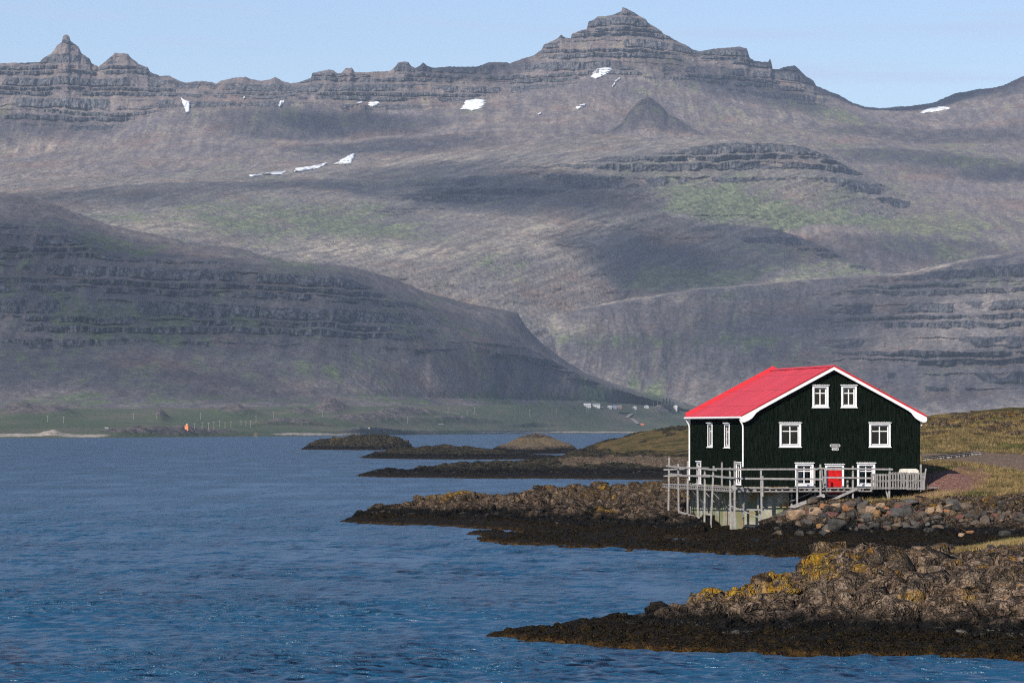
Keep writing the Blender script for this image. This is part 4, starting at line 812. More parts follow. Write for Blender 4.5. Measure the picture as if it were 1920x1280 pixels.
# ------------------------------------------------------------------ the walkway round the house on poles
deck = empty('walkway', (HX, HYY, 0), HA); tag(deck, 'grey weathered timber walkway on thin poles wrapped round the black house', 'walkway')
DV = -1.45; DU = -1.25; DZ = 3.12
rr = random.Random(5)
b = MB(); u = DU + .05
while u < WD + .9: b.box((u, DV + .03, DZ - .04 + rr.uniform(-.006, .006)), (u + .105, -.09, DZ)); u += .145
b.build('front_planks', M_GREYW2, deck)
b = MB(); v = -.08
while v < 18.2: b.box((-1.25 - .3 * max(0, v) / 18, v, DZ - .04 + rr.uniform(-.006, .006)), (-.06, v + .13, DZ)); v += .145
b.build('side_planks', M_GREYW2, deck)
b = MB()
b.box((DU, DV - .02, DZ - .07), (U(1636, DV), DV + .04, DZ - .005)); b.box((DU, DV + .0, DZ - .28), (U(1636, DV), DV + .05, DZ - .20)); u = DU + .1
while u < U(1640, DV): b.box((u, DV + .02, DZ - .2), (u + rr.choice((.1, .1, .22)), -.3, DZ - .071)); u += rr.choice((.3, .42, .55))
b.build('front_joists', M_GREYW, deck)
b = MB(); 
def le(v): return -1.27 - .32 * max(0, v) / 18
for k in range(10): v0, v1 = -1.7 + k * 1.99, -1.7 + (k + 1) * 1.99; b.bar((le(v0), v0, DZ - .02), (le(v1), v1, DZ - .02), .05, .06); b.bar((le(v0), v0, DZ - .25), (le(v1), v1, DZ - .25), .05, .06)
v = -1.4
while v < 18: b.box((le(v) + .0, v, DZ - .2), (-.06, v + .14, DZ - .05)); v += .62
b.build('side_joists', M_GREYW, deck)
def postL(px, y0, y1, lean=0., u=None, dv=0., r=.052, mat=None, px0=None):
    v = VL(px, le(8) if u is None else u)
    for _ in range(3): v = VL(px, (le(v) - .05) if u is None else u)
    uu = (le(v) - .05) if u is None else u; z0, z1 = W(y0, uu, v), W(y1, uu, v)
    b = MB(); b.bar((uu + lean, v, z0 - .25), (uu, v, z1), r * 2, r * 2, (0, 1, 0)); return b.build('post', mat or M_GREYW2, deck)
for px, y0, y1, ln in ((1254.5,960,857,-.06),(1271.5,955,869,.03),(1289.5,962,864,-.02),(1307,968,873,.06),(1321.5,979,879,-.03),(1338,990,873,-.22),(1368.5,994,876,.06),(1377.5,1000,864,-.02)): postL(px, y0, y1, ln)
for px, y0, y1, u in ((1295,955,905,-.25),(1353.5,905,866,-.25),(1329,955,912,-.3),(1394,968,912,-.2)): postL(px, y0, y1, 0, u, r=.05, mat=M_GREYW)
def postF(px, y0, y1, v=DV - .05, lean=0, r=.052, name='post'):
    u = U(px, v); b = MB(); b.bar((u + lean, v, W(y0, u, v) - .2), (u, v, W(y1, u, v)), r * 2, r * 2, (0, 1, 0)); return b.build(name, M_GREYW2, deck)
for px, y0, y1, ln in ((1426.5,980,878,.07),(1429.5,925,892,0),(1495,951,877,-.03),(1538,946,870,.02),(1599,944,873,0),(1668,938,877,-.04),(1726.5,915,870,0)): postF(px, y0, y1, lean=ln)
for px, y0, y1, v in ((1527,907,876,-.2),(1547,907,878,-.2),(1589,930,900,-.3),(1484,948,915,-.4),(1421,950,915,-.3),(1528,948,920,-.3)): postF(px, y0, y1, v, r=.05)
def railF(x0, y0, x1, y1, v=DV - .13, hgt=.105, d=.04, name='rail'):
    u0, u1 = U(x0, v), U(x1, v); b = MB(); b.bar((u0, v, W(y0, u0, v)), (u1, v, W(y1, u1, v)), d, hgt); return b.build(name, M_GREYW2, deck)
railF(1374,879.5,1533,879); railF(1380,896.5,1546,898,hgt=.125); railF(1533,877.5,1674,879.5,v=DV-.175); railF(1542,894.5,1636,896,v=DV-.175)
railF(1372,912,1380,918,v=DV-.175,hgt=.3)
def railL(x0, y0, x1, y1, off=.06, hgt=.12):
    v0 = VL(x0, -1.5); v1 = VL(x1, -1.3); u0, u1 = le(v0) - off - .05, le(v1) - off - .05; v0, v1 = VL(x0, u0), VL(x1, u1)
    b = MB(); b.bar((u0, v0, W(y0, u0, v0)), (u1, v1, W(y1, u1, v1)), .05, hgt); b.build('rail', M_GREYW2, deck)
for a in ((1249,873,1277,876.5,.12),(1270,876.5,1328,877.5,.06),(1316,878,1343,880.5,.12),(1340,878.5,1380,879),(1254,888,1278,890),(1273,891,1330,892.5,.12),(1318,890.5,1350,893,.06),(1343,893,1376,895.5,.12)): railL(*a)
b = MB(); v = 17.9; b.bar((-1.6, v, DZ + .55), (-.1, v, DZ + .6), .05, .1); b.bar((-1.6, v, DZ + 1.0), (-.1, v, DZ + 1.05), .05, .1); b.build('rail', M_GREYW2, deck)
# braces, the sloping planks, sleepers
def brace(x0, y0, x1, y1, v, w_=.1, h=.12, v1=None, mat=None):
    v1 = v if v1 is None else v1; u0, u1 = U(x0, v), U(x1, v1); b = MB(); b.bar((u0, v, W(y0, u0, v)), (u1, v1, W(y1, u1, v1)), w_, h); b.build('brace', mat or M_GREYW2, deck)
brace(1481,952,1546,928,DV-.25,.06,.24); brace(1541,945,1607,916,DV-.2,.06,.15); brace(1366,946,1455,983,DV-.3,.06,.07); brace(1366,954,1436,955.5,DV+.1,.07,.09)
brace(1541,880,1544,915,DV-.2,.05,.09); brace(1480,940,1528,921,-.5,.06,.08,mat=M_GREYW); brace(1661,918,1666,937,DV,.05,.09); brace(1374,935,1400,955,-.3,.06,.08,mat=M_GREYW)
for px in (1310, 1322, 1345, 1360):
    v = VL(px, -.25); b = MB(); b.bar((-1.2, v, DZ - .3), (-.05, v + .2, DZ - 1.5), .08, .08); b.build('brace', M_GREYW, deck)
for x0, y0, x1, y1 in ((1251,961,1264,962),(1273,959,1290,964),(1290,964,1310,970),(1330,992,1341,994),(1367,997,1378,999)):
    v0 = VL(x0, -1.6); v1 = VL(x1, -1.45); b = MB(); b.bar((-1.6, v0, W(y0, -1.6, v0)), (-1.45, v1, W(y1, -1.45, v1)), .16, .1); b.build('sleeper', M_GREYW2, deck)

# picket panels leaning against the front of the walkway
def panel(x0, x1, y0, y1, dv, tilt=0., solid=(), label=''):
    v = DV - .22 + dv; u0, u1 = U(x0, v), U(x1, v); z0, z1 = W(y1, u0, v), W(y0, u0, v)
    e = empty('fence_panel', (*HW(u0, v), z0), HA); tag(e, label, 'fence panel', 'grey picket panels along the walkway'); L = u1 - u0; hh = z1 - z0
    n = max(3, int(L / .185))
    for i in range(n + 1):
        x = (L - .10) * i / n; wd = .165 if (i in solid) else .10
        b = MB(); b.box((x, -.02, tilt * x), (x + wd, .0, hh + tilt * x)); b.build('picket', M_GREYW, e)
    for k in (.02, .47, .86):
        b = MB(); b.bar((0, .0205 + .02, hh * k + .06), (L, .0205 + .02, hh * k + .06 + tilt * L), .04, .11); b.build('crossbar', M_GREYW, e)
panel(1633, 1667.5, 887.5, 917, 0, .0, (0, 1), 'picket panel at the left end by the lower right window')
panel(1667.5, 1701, 884.5, 917, .006, .0, (9,), 'picket panel in the middle, under the end of the white tub')
panel(1701, 1732.5, 885.5, 918, 0, -.0, (5, 6), 'picket panel at the right end of the walkway with partly closed gaps')
b = MB(); v = DV - .2; u0 = U(1731, v); b.bar((u0, v, W(918, u0, v)), (U(1736, v), v, W(878, u0, v)), .07, .09); b.build('post', M_GREYW2, deck)
# a pale upturned tub behind the panels
M_TUB = flat('cream_plastic', (.72, .68, .58), (.55, .50, .42), 3)
ua, ub = U(1689, -.8), U(1724, -.8); zt = W(878.5, ua, -.8)
tub = empty('tub', (*HW(ua, -.8), DZ), HA); tag(tub, 'cream upturned tub lying on the walkway behind the picket panels', 'tub')
L = ub - ua; b = MB(); b.poly([(0, 0, zt - DZ - .28), (.06, 0, zt - DZ - .05), (.2, 0, zt - DZ), (L - .2, 0, zt - DZ), (L - .06, 0, zt - DZ - .1), (L, 0, zt - DZ - .28)], (0, .6, 0)); b.build('hull', M_TUB, tub, bevel=.02)
b = MB(); b.box((-.04, -.04, zt - DZ - .33), (L + .04, .64, zt - DZ - .281)); b.build('rim', M_TUB, tub)
for x in (.15, L - .3): b = MB(); b.box((x, .05, .0), (x + .15, .55, zt - DZ - .331)); b.build('trestle', M_GREYW, tub)

# ------------------------------------------------------------------ broken rock bedded in the ground
def protos(n, pts, seed, sx=(.7, 1.2), sz=(.5, .95), box=1.):
    out = []
    for i in range(n):
        rr = random.Random(seed + i); b = MB(); b.hull((0, 0, 0), rr.uniform(*sx), rr.uniform(*sx), rr.uniform(*sz), pts, seed * 31 + i, 0, box)
        bmesh.ops.triangulate(b.bm, faces=b.bm.faces[:]); bmesh.ops.recalc_face_normals(b.bm, faces=b.bm.faces)
        b.bm.verts.index_update(); out.append((np.array([v.co[:] for v in b.bm.verts], f32), np.array([[v.index for v in f.verts] for f in b.bm.faces], np.int32))); b.bm.free()
    return out
PR = protos(30, 24, 100, (.6, 1.15), (.4, .8), .62); PT = protos(24, 18, 300, (.4, .85), (.8, 1.15), .35)
def tri_obj(name, V, T, mat, attrs=None):
    me = bpy.data.meshes.new(name); me.vertices.add(len(V)); me.vertices.foreach_set('co', V.astype(f32).ravel())
    me.loops.add(T.size); me.loops.foreach_set('vertex_index', T.astype(np.int32).ravel()); me.polygons.add(len(T)); me.polygons.foreach_set('loop_start', np.arange(0, T.size, 3, dtype=np.int32))
    for k, a in (attrs or {}).items(): at = me.attributes.new(k, 'FLOAT', 'POINT'); at.data.foreach_set('value', a.astype(f32))
    me.update(); me.materials.append(mat); o = bpy.data.objects.new(name, me); COL.objects.link(o); return o
def surf_sample(G, n, acc, seed, pxr, pyr):
    """points of a ground sheet, spread evenly over its picture area"""
    rs = np.random.RandomState(seed); cols, P, nf = G; out = []
    q = HY + (H0 - P[..., 2]) * F / P[..., 1]
    tries = 0
    while len(out) < n and tries < n * 30:
        tries += 1; px = rs.uniform(*pxr); py = rs.uniform(*pyr); j = int(np.argmin(np.abs(cols - px))); k = np.nonzero((q[:, j] <= py) & (P[:, j, 2] > .02))[0]
        if not len(k): continue
        k = k[0]
        if abs(q[k, j] - py) > 8: continue
        p = P[k, j]
        if acc(px, py, p): out.append((p[0], p[1], p[2], px, py))
    return out
def bed_rocks(name, G, n, size, acc, seed, pxr, pyr, mat, pr=PR, sink=.25, lich=None, lean=.25):
    rr = random.Random(seed); VV = []; TT = []; L = []; o = 0
    for (x, y, z, px, py) in surf_sample(G, n, acc, seed, pxr, pyr):
        V, T = pr[rr.randrange(len(pr))]; s_ = size(px, py, rr) ; a = rr.uniform(0, 6.28); tx, ty = rr.gauss(0, lean), rr.gauss(0, lean)
        ca, sa = math.cos(a), math.sin(a); v = V * s_; v = np.stack([v[:, 0] * ca - v[:, 1] * sa, v[:, 0] * sa + v[:, 1] * ca, v[:, 2]], 1)
        v = np.stack([v[:, 0] + v[:, 2] * tx, v[:, 1] + v[:, 2] * ty, v[:, 2] - v[:, 0] * tx * .5], 1)
        VV.append(v + np.array([x, y + s_ * .3, z - s_ * sink])); TT.append(T + o); o += len(V)
        l = 0. if lich is None else float(blobs(np.array([px]), np.array([py]), lich)[0]); L.append(np.full(len(V), l))
    V = np.concatenate(VV); zero = np.zeros(len(V))
    return tag(tri_obj(name, V, np.concatenate(TT), mat, {'lichen': np.concatenate(L), 'grass': zero}), kind='structure')
LC = [(1345,1112,44,16,1.7),(1465,1092,24,20,1.8),(1405,1112,30,12,1.1),(1556,1068,9,18,1.4),(1650,1080,12,12,.7),(1700,1135,14,8,.6),(1820,1138,16,8,.6),(1570,1100,20,6,.8)]
okc = lambda px, py, p: p[2] > .55 and not (px > 1785 and p[1] > 136.5)
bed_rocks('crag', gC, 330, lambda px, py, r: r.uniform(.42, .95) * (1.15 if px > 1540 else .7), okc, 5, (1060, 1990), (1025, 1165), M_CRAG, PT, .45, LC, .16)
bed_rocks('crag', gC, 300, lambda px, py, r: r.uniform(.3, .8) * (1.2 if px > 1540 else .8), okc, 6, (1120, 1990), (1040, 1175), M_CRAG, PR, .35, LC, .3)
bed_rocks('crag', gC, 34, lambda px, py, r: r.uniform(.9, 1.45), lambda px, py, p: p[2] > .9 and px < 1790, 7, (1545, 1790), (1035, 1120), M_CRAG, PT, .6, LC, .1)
LS = [(862,922,32,9,1.4),(915,921,12,6,1.2),(998,912,8,6,1.1),(1130,962,18,5,1.1),(825,935,14,5,.6),(1135,915,6,6,1.2)]
oks = lambda px, py, p: p[2] > .45 and px < 1500
bed_rocks('shore', gS, 800, lambda px, py, r: r.uniform(.35, .9), oks, 8, (655, 1490), (900, 1000), M_SHORE, PR, .35, LS)
bed_rocks('shore', gS, 90, lambda px, py, r: r.uniform(.7, 1.3), lambda px, py, p: p[2] > .6 and px < 1240, 9, (690, 1240), (905, 975), M_SHORE, PT, .55, LS, .2)
okh = lambda px, py, p: p[1] > 322 and perlin(np.array([px / 38.]), np.array([py / 9.]), 5)[0] > .02
bed_rocks('shore', gS, 420, lambda px, py, r: r.uniform(.35, .9), okh, 10, (1728, 1990), (774, 815), M_SHORE, PR, .45)
bed_rocks('skerry', gK, 200, lambda px, py, r: r.uniform(.9, 2.0), lambda px, py, p: p[2] > .6, 11, (570, 770), (816, 842), M_FARROCK, PR, .45)

bed_rocks('shore', gS, 1500, lambda px, py, r: r.uniform(.14, .42), lambda px, py, p: p[2] > .03, 13, (1230, 1960), (985, 1050), M_SHORE, PR, .3)
bed_rocks('shore', gS, 500, lambda px, py, r: r.uniform(.12, .34), lambda px, py, p: p[2] > .03, 14, (885, 1240), (985, 1035), M_SHORE, PR, .35)
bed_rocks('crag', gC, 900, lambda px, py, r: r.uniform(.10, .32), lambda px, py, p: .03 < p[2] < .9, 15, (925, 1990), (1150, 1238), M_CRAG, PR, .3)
# rubble between the boulders of the bank
def okb(px, py, p): return 238 < p[1] < 251.8 and p[2] > .35
rb = bed_rocks('rubble', gS, 2300, lambda px, py, r: r.uniform(.10, .30), okb, 12, (1455, 1990), (930, 1035), M_SHORE, PR, .2); tag(rb, kind='stuff')
def stone_mat(name, a, b, spot=(.3, .29, .27)):
    m = N(name); n = m.noise(m.obj(), 2.2, 6, .7); n3 = m.noise(m.obj(), 11, 4, .7)
    c = m.mix(m.rng(n, .35, .65), a, b); c = m.mix(m.rng(n3, .4, .7, 0, .5), c, (a[0] * .35, a[1] * .35, a[2] * .35)); c = m.mix(m.rng(n3, .62, .7, 0, .4), c, spot)
    m.bump(m.math('ADD', m.math('MULTIPLY', n, .5), m.math('MULTIPLY', n3, .2)), .9, .25); return m.done(c, .92)
ST = {'tan': stone_mat('tan_stone', (.24, .155, .095), (.36, .25, .16)), 'rust': stone_mat('rusty_stone', (.22, .09, .04), (.33, .17, .08)), 'ochre': stone_mat('ochre_lichen_stone', (.30, .14, .03), (.22, .15, .09)),
      'dark': stone_mat('dark_stone', (.03, .029, .027), (.065, .058, .05)), 'brown': stone_mat('brown_stone', (.085, .064, .046), (.15, .112, .08)), 'red': stone_mat('red_brown_stone', (.12, .05, .038), (.17, .08, .06)), 'grey': stone_mat('grey_stone', (.06, .056, .05), (.11, .10, .088))}
def boulder(px, py, w_, h_, mat, label, seed):
    p = hit(gS, px, py + h_ / 2); k = p.y / F
    b = MB(); b.hull((0, 0, 0), w_ * k / 2 * 1.05, w_ * k / 2 * .9, h_ * k / 2 * 1.1, 20, seed, 0, .6)
    o = b.build('boulder', ST[mat], bevel=.035); o.location = (p.x, p.y + w_ * k * .2, p.z + h_ * k * .42)
    tag(o, label, 'boulder', 'large boulders set along the bank below the house')
for i, (px, py, w_, h_, mt, lb) in enumerate([
    (1492,962,36,24,'tan','largest tan boulder, at the foot of the wide sloping plank'), (1529,958,27,17,'tan','pale tan boulder just right of the largest one'),
    (1514,951,16,9,'brown','small brown boulder wedged above the two tan ones'), (1547,948,26,13,'rust','rust brown boulder below the lower end of the narrow sloping plank'),
    (1568,947,22,10,'tan','flat tan boulder under the red door'), (1588,950,30,15,'rust','broad rust coloured boulder left of the fourth pole'),
    (1618,956,20,17,'brown','brown pointed boulder right of the broad rusty one'), (1634,955,24,20,'tan','tall tan boulder with a split face below the picket panels'),
    (1651,946,22,12,'tan','tan boulder capping the bank under the first picket panel'), (1645,962,17,14,'ochre','orange lichen covered boulder beneath the tan cap stone'),
    (1663,955,13,13,'rust','small rusty boulder right of the orange lichen one'), (1684,949,14,15,'red','upright red brown boulder below the second picket panel'),
    (1701,957,30,26,'dark','big dark square boulder below the third picket panel'), (1745,956,20,15,'tan','tan slanting boulder left of the pair on the right of the bank'),
    (1762,953,15,17,'tan','tan blocky boulder, middle of the three pale ones right of the house'), (1782,948,16,11,'tan','tan boulder lying flat, rightmost of the three pale ones'),
    (1776,958,17,9,'rust','low rusty boulder beneath the rightmost pale ones'), (1538,986,16,13,'ochre','ochre speckled boulder low on the bank under the sloping planks'),
    (1551,996,14,11,'tan','lone tan boulder lowest on the dark part of the bank'), (1572,983,40,30,'dark','wide dark boulder in the middle of the bank below the door'),
    (1615,974,16,8,'brown','flat brown boulder below the pointed brown one'), (1640,985,22,14,'dark','dark boulder below the orange lichen one'), (1720,981,14,9,'red','dull red boulder on the bank below the end of the walkway'),
    (1740,981,12,9,'grey','rounded grey boulder beside the dull red one'), (1757,969,18,8,'grey','flat grey boulder beneath the slanting tan one'), (1885,999,24,13,'dark','dark rounded boulder at the right end of the bank'),
    (1802,1002,14,8,'tan','pale tan boulder beside the rusty streak of rock'), (1820,997,18,7,'rust','long bright rusty boulder near the right of the bank')]): boulder(px, py, w_, h_, mt, lb, 50 + i)
proto = []; SK = {}
for i in range(14):
    b = MB(); rr = random.Random(900 + i); b.hull((0, 0, 0), rr.uniform(.7, 1.1), rr.uniform(.6, 1), rr.uniform(.4, .7), 16, 700 + i, 0, .6); o = b.build('stone', ST[('dark', 'dark', 'brown', 'dark', 'grey', 'dark', 'brown', 'dark', 'brown', 'dark', 'red', 'grey', 'dark', 'brown')[i]], bevel=.04); proto.append(o); SK[o.data.name] = ('dark', 'dark', 'brown', 'dark', 'grey', 'dark', 'brown', 'dark', 'brown', 'dark', 'red', 'grey', 'dark', 'brown')[i]
rr = random.Random(44)
for i, (x, y, z, px, py) in enumerate(surf_sample(gS, 200, lambda px, py, p: okb(px, py, p) and p[1] < 250.5, 77, (1450, 1930), (945, 1030))):
    o = proto[i] if i < 14 else proto[rr.randrange(14)].copy()
    if i >= 14: COL.objects.link(o)
    k = rr.uniform(.16, .42) if rr.random() < .85 else rr.uniform(.42, .65)
    o.scale = (k, k, k); o.rotation_euler = (rr.uniform(-.4, .4), rr.uniform(-.4, .4), rr.uniform(0, 6.28)); o.location = (x, y, z + k * .2)
    look = {'dark': 'blackish', 'brown': 'brown', 'grey': 'grey', 'red': 'red brown'}[SK[o.data.name]]
    big = 'tiny' if k < .23 else 'small' if k < .33 else 'middling' if k < .42 else 'chunky'
    ln = ('below the wide plank' if px < 1540 else 'below the red door' if px < 1600 else 'below the right lower window' if px < 1645 else 'below the picket panels' if px < 1735 else 'under the three pale boulders' if px < 1800 else 'right of the red gravel slope')
    lv = 'at the bank top' if py < 958 else 'in the upper bank' if py < 975 else 'in the lower bank' if py < 998 else 'at the bank foot'
    tag(o, '%s %s stone %s, %s' % (big, look, lv, ln), 'stone', 'loose stones tumbled down the bank below the house')

# dry stone wall at the right edge of the near crag
b = MB(); rr = random.Random(3)
for row in range(7):
    x = 17.2 + .12 * (row % 2)
    while x < 27.5:
        wq = rr.uniform(.25, .55); y = 139.3 + .12 * row + (x - 17) * .04; z = hit(gC, 960 + x / 138 * F, 1082).z
        b.hull((x + wq / 2, y, 1.68 + row * .17 + rr.uniform(-.03, .03)), wq * .56, .25, .115, 14, rr.randrange(9999), rr.uniform(-.1, .1)); x += wq
wall = b.build('stone_wall', ST['dark'], bevel=.015); tag(wall, 'low dry stone wall of dark stones holding up the turf on the near crag', 'stone wall')

# ------------------------------------------------------------------ grass tufts
m = N('grass_blades'); gn = m.noise(m.pos((.5, .5, .5)), 1, 6, .68); hb = m.attr('tip')
c = m.mix(m.rng(gn, .38, .62), (.13, .092, .036), (.26, .185, .075)); c = m.mix(m.rng(m.noise(m.pos((.22, .22, .5)), 1, 4, .6), .5, .62, 0, .8), c, (.07, .08, .02)); M_BLADE = m.done(c, .8)
def tufts(name, G, n, acc, seed, pxr, pyr, hh=(.12, .3), blades=5):
    rs = np.random.RandomState(seed); S = np.array(surf_sample(G, n, acc, seed, pxr, pyr)); k = len(S)
    if not k: return
    c = np.repeat(S[:, :3], blades, 0); N_ = len(c); c[:, :2] += rs.normal(0, .09, (N_, 2)); h = rs.uniform(hh[0], hh[1], N_); a = rs.uniform(0, 6.28, N_); l = rs.normal(0, .45, (N_, 2)) * h[:, None]
    w_ = .022; d = np.stack([np.cos(a) * w_, np.sin(a) * w_ * .4, 0 * a], 1); c[:, 2] -= .05
    V = np.stack([c - d, c + d, c + np.stack([l[:, 0], l[:, 1], h], 1)], 1).reshape(-1, 3)
    tag(tri_obj(name, V, np.arange(N_ * 3).reshape(-1, 3), M_BLADE), kind='stuff')
def okg(px, py, p): return float(g1f(np.array([px]), np.array([py]), np.array([p[2]]), np.array([p[0]]), np.array([p[1]]))[0]) > .6 and not (abs(py - np.interp(px, [1700, 1760, 1830, 1920], [853, 855, 858, 868])) < np.interp(px, [1700, 1800, 1850, 1920], [2.5, 8, 11, 16]) and p[1] < 330) and not (((px - 1775) / 52) ** 2 + ((py - 903) / 17) ** 2 < 1)
tufts('grass', gS, 7000, okg, 21, (1480, 1990), (775, 955))
tufts('grass', gC, 900, lambda px, py, p: p[1] > 140.2, 22, (1788, 1990), (1012, 1040), (.1, .25), 9)

# timber track behind the house
tr_ = empty('boardwalk', hit(gS, 1728, 861)); tag(tr_, 'narrow track of grey timbers lying on the grass right of the house', 'boardwalk')
o0 = Vector(tr_.location)
for dyp in (0, 3.2):
    pts = [hit(gS, x, y + dyp) - o0 + Vector((0, 0, .14)) for x, y in ((1728, 861), (1760, 857), (1790, 854), (1820, 850), (1845, 848.5))]
    for p, q in zip(pts, pts[1:]): b = MB(); b.bar(p, q, .10, .07); b.build('timber', ST['brown'], tr_)
for i in range(15):
    x = 1733 + i * 7.4; y = float(np.interp(x, (1728, 1760, 1790, 1820, 1845), (861, 857, 854, 850, 848.5))); p = hit(gS, x, y) - o0; q = hit(gS, x, y + 3.2) - o0
    b = MB(); b.bar(p + Vector((0, .3, .05)), q + Vector((0, -.3, .05)), .22, .09); b.build('sleeper', M_GREYW, tr_)

# ------------------------------------------------------------------ far shore: lighthouse, farm, trees, poles, road
def plain(name, c, r=.8): m = N(name); return m.done(m.mix(m.rng(m.noise(m.obj(), .6, 4), .35, .65), c, tuple(q * .82 for q in c)), r)
F_OR = plain('orange_plaster', (.78, .24, .09)); F_WH = plain('far_white_wall', (.55, .55, .54)); F_GR = plain('far_grey_roof', (.24, .25, .26)); F_DK = plain('far_dark_roof', (.05, .055, .065)); F_BL = plain('far_blue_grey_wall', (.30, .34, .42)); F_BR = plain('far_rust_wall', (.36, .20, .15)); F_GL = plain('far_glass', (.03, .035, .04), .2); F_TP = plain('far_pole_wood', (.42, .39, .36))
p = hit(gc, 350.5, 806); lh = empty('lighthouse', (p.x, p.y, p.z)); tag(lh, 'small orange lighthouse on the brown headland across the water', 'lighthouse')
def ngon(r, n=8, z=0, a0=.39): return [(r * math.cos(a0 + i * 6.2832 / n), r * math.sin(a0 + i * 6.2832 / n), z) for i in range(n)]
b = MB(); b.poly(ngon(2.2, 4, -.6, .6), (0, 0, 3.9)); b.build('tower', F_OR, lh)
b = MB(); b.poly(ngon(2.45, 4, 3.301, .6), (0, 0, .35)); b.build('cornice', F_OR, lh)
b = MB(); b.poly(ngon(1.05, 8, 3.652), (0, 0, 1.1)); b.build('lantern', F_OR, lh)
b = MB(); b.tube([(0, 0, 4.753), (0, 0, 5.2), (0, 0, 5.5)], 1.0, 8, .15); b.build('lantern_roof', F_WH, lh)
b = MB(); b.box((-1.5, -2.0, -.2), (-.7, -1.35, 1.7)); b.build('door', F_WH, lh)
def farm(px, py, wpx, hpx, wall, roofm, label, nm='farmhouse', cat='house', rot=.15, ridge='x', grp='farm buildings at the foot of the mountain'):
    p = hit(gc, px, py); k = p.y / F; L = wpx * k; Hh = hpx * k; D = L * .62; e = empty(nm, (p.x, p.y, p.z - .3), rot); tag(e, label, cat, grp)
    hw = Hh * .62 + .3; b = MB(); b.box((-L / 2, -D / 2, -1), (L / 2, D / 2, hw))
    if ridge == 'x': b.poly([(-L / 2, -D / 2, hw), (-L / 2, D / 2, hw), (-L / 2, 0, Hh)], (L, 0, 0))
    else: b.poly([(-L / 2, -D / 2, hw), (L / 2, -D / 2, hw), (0, -D / 2, Hh)], (0, D, 0))
    b.build('wall', wall, e); b = MB()
    if ridge == 'x':
        for s in (-1, 1): b.bar((0, s * (D / 2 + .4), hw - .1), (0, 0, Hh + .25), .01, .01); b.poly([(-L / 2 - .4, s * (D / 2 + .4), hw), (-L / 2 - .4, 0, Hh + .15), (-L / 2 - .4, 0, Hh + .4), (-L / 2 - .4, s * (D / 2 + .4), hw + .25)], (L + .8, 0, 0))
    else:
        for s in (-1, 1): b.poly([(s * (L / 2 + .4), -D / 2 - .4, hw), (0, -D / 2 - .4, Hh + .15), (0, -D / 2 - .4, Hh + .4), (s * (L / 2 + .4), -D / 2 - .4, hw + .25)], (0, D + .8, 0))
    b.build('roof', roofm, e)
    for i in range(3): x = -L / 2 + L * (i + .5) / 3; b = MB(); b.box((x - .6, -D / 2 - .06, .9), (x + .6, -D / 2 - .01, 2.1)); b.build('window', F_GL, e)
farm(1101, 763, 13, 7, F_WH, F_WH, 'long white farm building, leftmost of the white ones'); farm(1118.5, 763.5, 14, 7.5, F_WH, F_GR, 'long white farm building second from the left', rot=-.1)
farm(1143, 765.5, 7, 5, F_WH, F_WH, 'small white shed beside the blue grey house', 'shed', 'shed'); farm(1151.5, 765, 9, 6, F_BL, F_GR, 'blue grey house between a white shed and a rusty one', ridge='y'); farm(1161, 765, 9, 5.5, F_BR, F_GR, 'rust coloured building right of the blue grey house')
farm(1190, 766, 7, 5, F_WH, F_WH, 'small white house left of the bare gap in the farm row', ridge='y'); farm(1212, 765, 8, 6, F_WH, F_GR, 'white house nearest the rock knoll', ridge='y', rot=.4); farm(1071, 763, 13, 3.5, F_DK, F_DK, 'low dark barn at the left end of the farm', 'barn', 'barn')
farm(1266, 769, 7, 9, F_WH, F_WH, 'pale house half hidden behind the dark conifers'); farm(1129, 763, 4, 3, F_GR, F_DK, 'tiny grey hut behind the white farm building', 'hut', 'hut'); farm(826, 797.5, 9, 3, F_DK, F_GR, 'low dark shed alone on the shore flat', 'shed', 'shed', grp='lone sheds on the shore flat')
farm(200, 803, 6, 2.4, F_WH, F_WH, 'small white hut alone on the green flat left of the lighthouse', 'hut', 'hut', grp='lone sheds on the shore flat'); farm(1204, 797, 6, 3, F_OR, F_OR, 'little orange shed at the lower end of the winding road', 'shed', 'shed', grp='lone sheds on the shore flat')
m = N('conifer_needles'); M_CON = m.done(m.mix(m.noise(m.pos((.6,) * 3), 1, 3), (.012, .026, .020), (.035, .055, .035)), .9); M_BARK = plain('bark', (.07, .05, .04))
def conifer(px, py, hpx, seed, label):
    p = hit(gc, px, py); k = p.y / F; Hh = hpx * k; e = empty('conifer_tree', (p.x, p.y, p.z)); tag(e, label, 'tree', 'conifers by the farm')
    b = MB(); b.tube([(0, 0, -1), (0, 0, Hh * .9)], .3, 6, .05); b.build('trunk', M_BARK, e); rs = np.random.RandomState(seed); n = 900
    t = rs.uniform(0, 1, n) ** 1.3; r = (1 - t) * Hh * .27 * rs.uniform(.35, 1.1, n); a = rs.uniform(0, 6.28, n); c = np.stack([np.cos(a) * r, np.sin(a) * r, Hh * (.06 + .94 * t) - r * .25], 1)
    V = (c[:, None] + rs.normal(0, .42, (n, 3, 3)) * np.array([1.2, 1.2, .6])).reshape(-1, 3); o = tri_obj('crown', V, np.arange(n * 3).reshape(-1, 3), M_CON); o.parent = e
for i, (px, py, h, lb) in enumerate([(1193,757.5,16,'lone dark conifer standing above the white houses'), (1236,758,11,'smallest conifer, just left of the clump'), (1244,763,17,'conifer at the left of the dark clump'), (1250,766,20,'conifer in the front of the dark clump'), (1256,769,22,'tallest conifer in the dark clump'), (1262,770,18,'conifer at the right of the dark clump'), (1272,772,7,'low bushy conifer at the right end below the pale house')]): conifer(px, py, h, 60 + i, lb)
kp = None
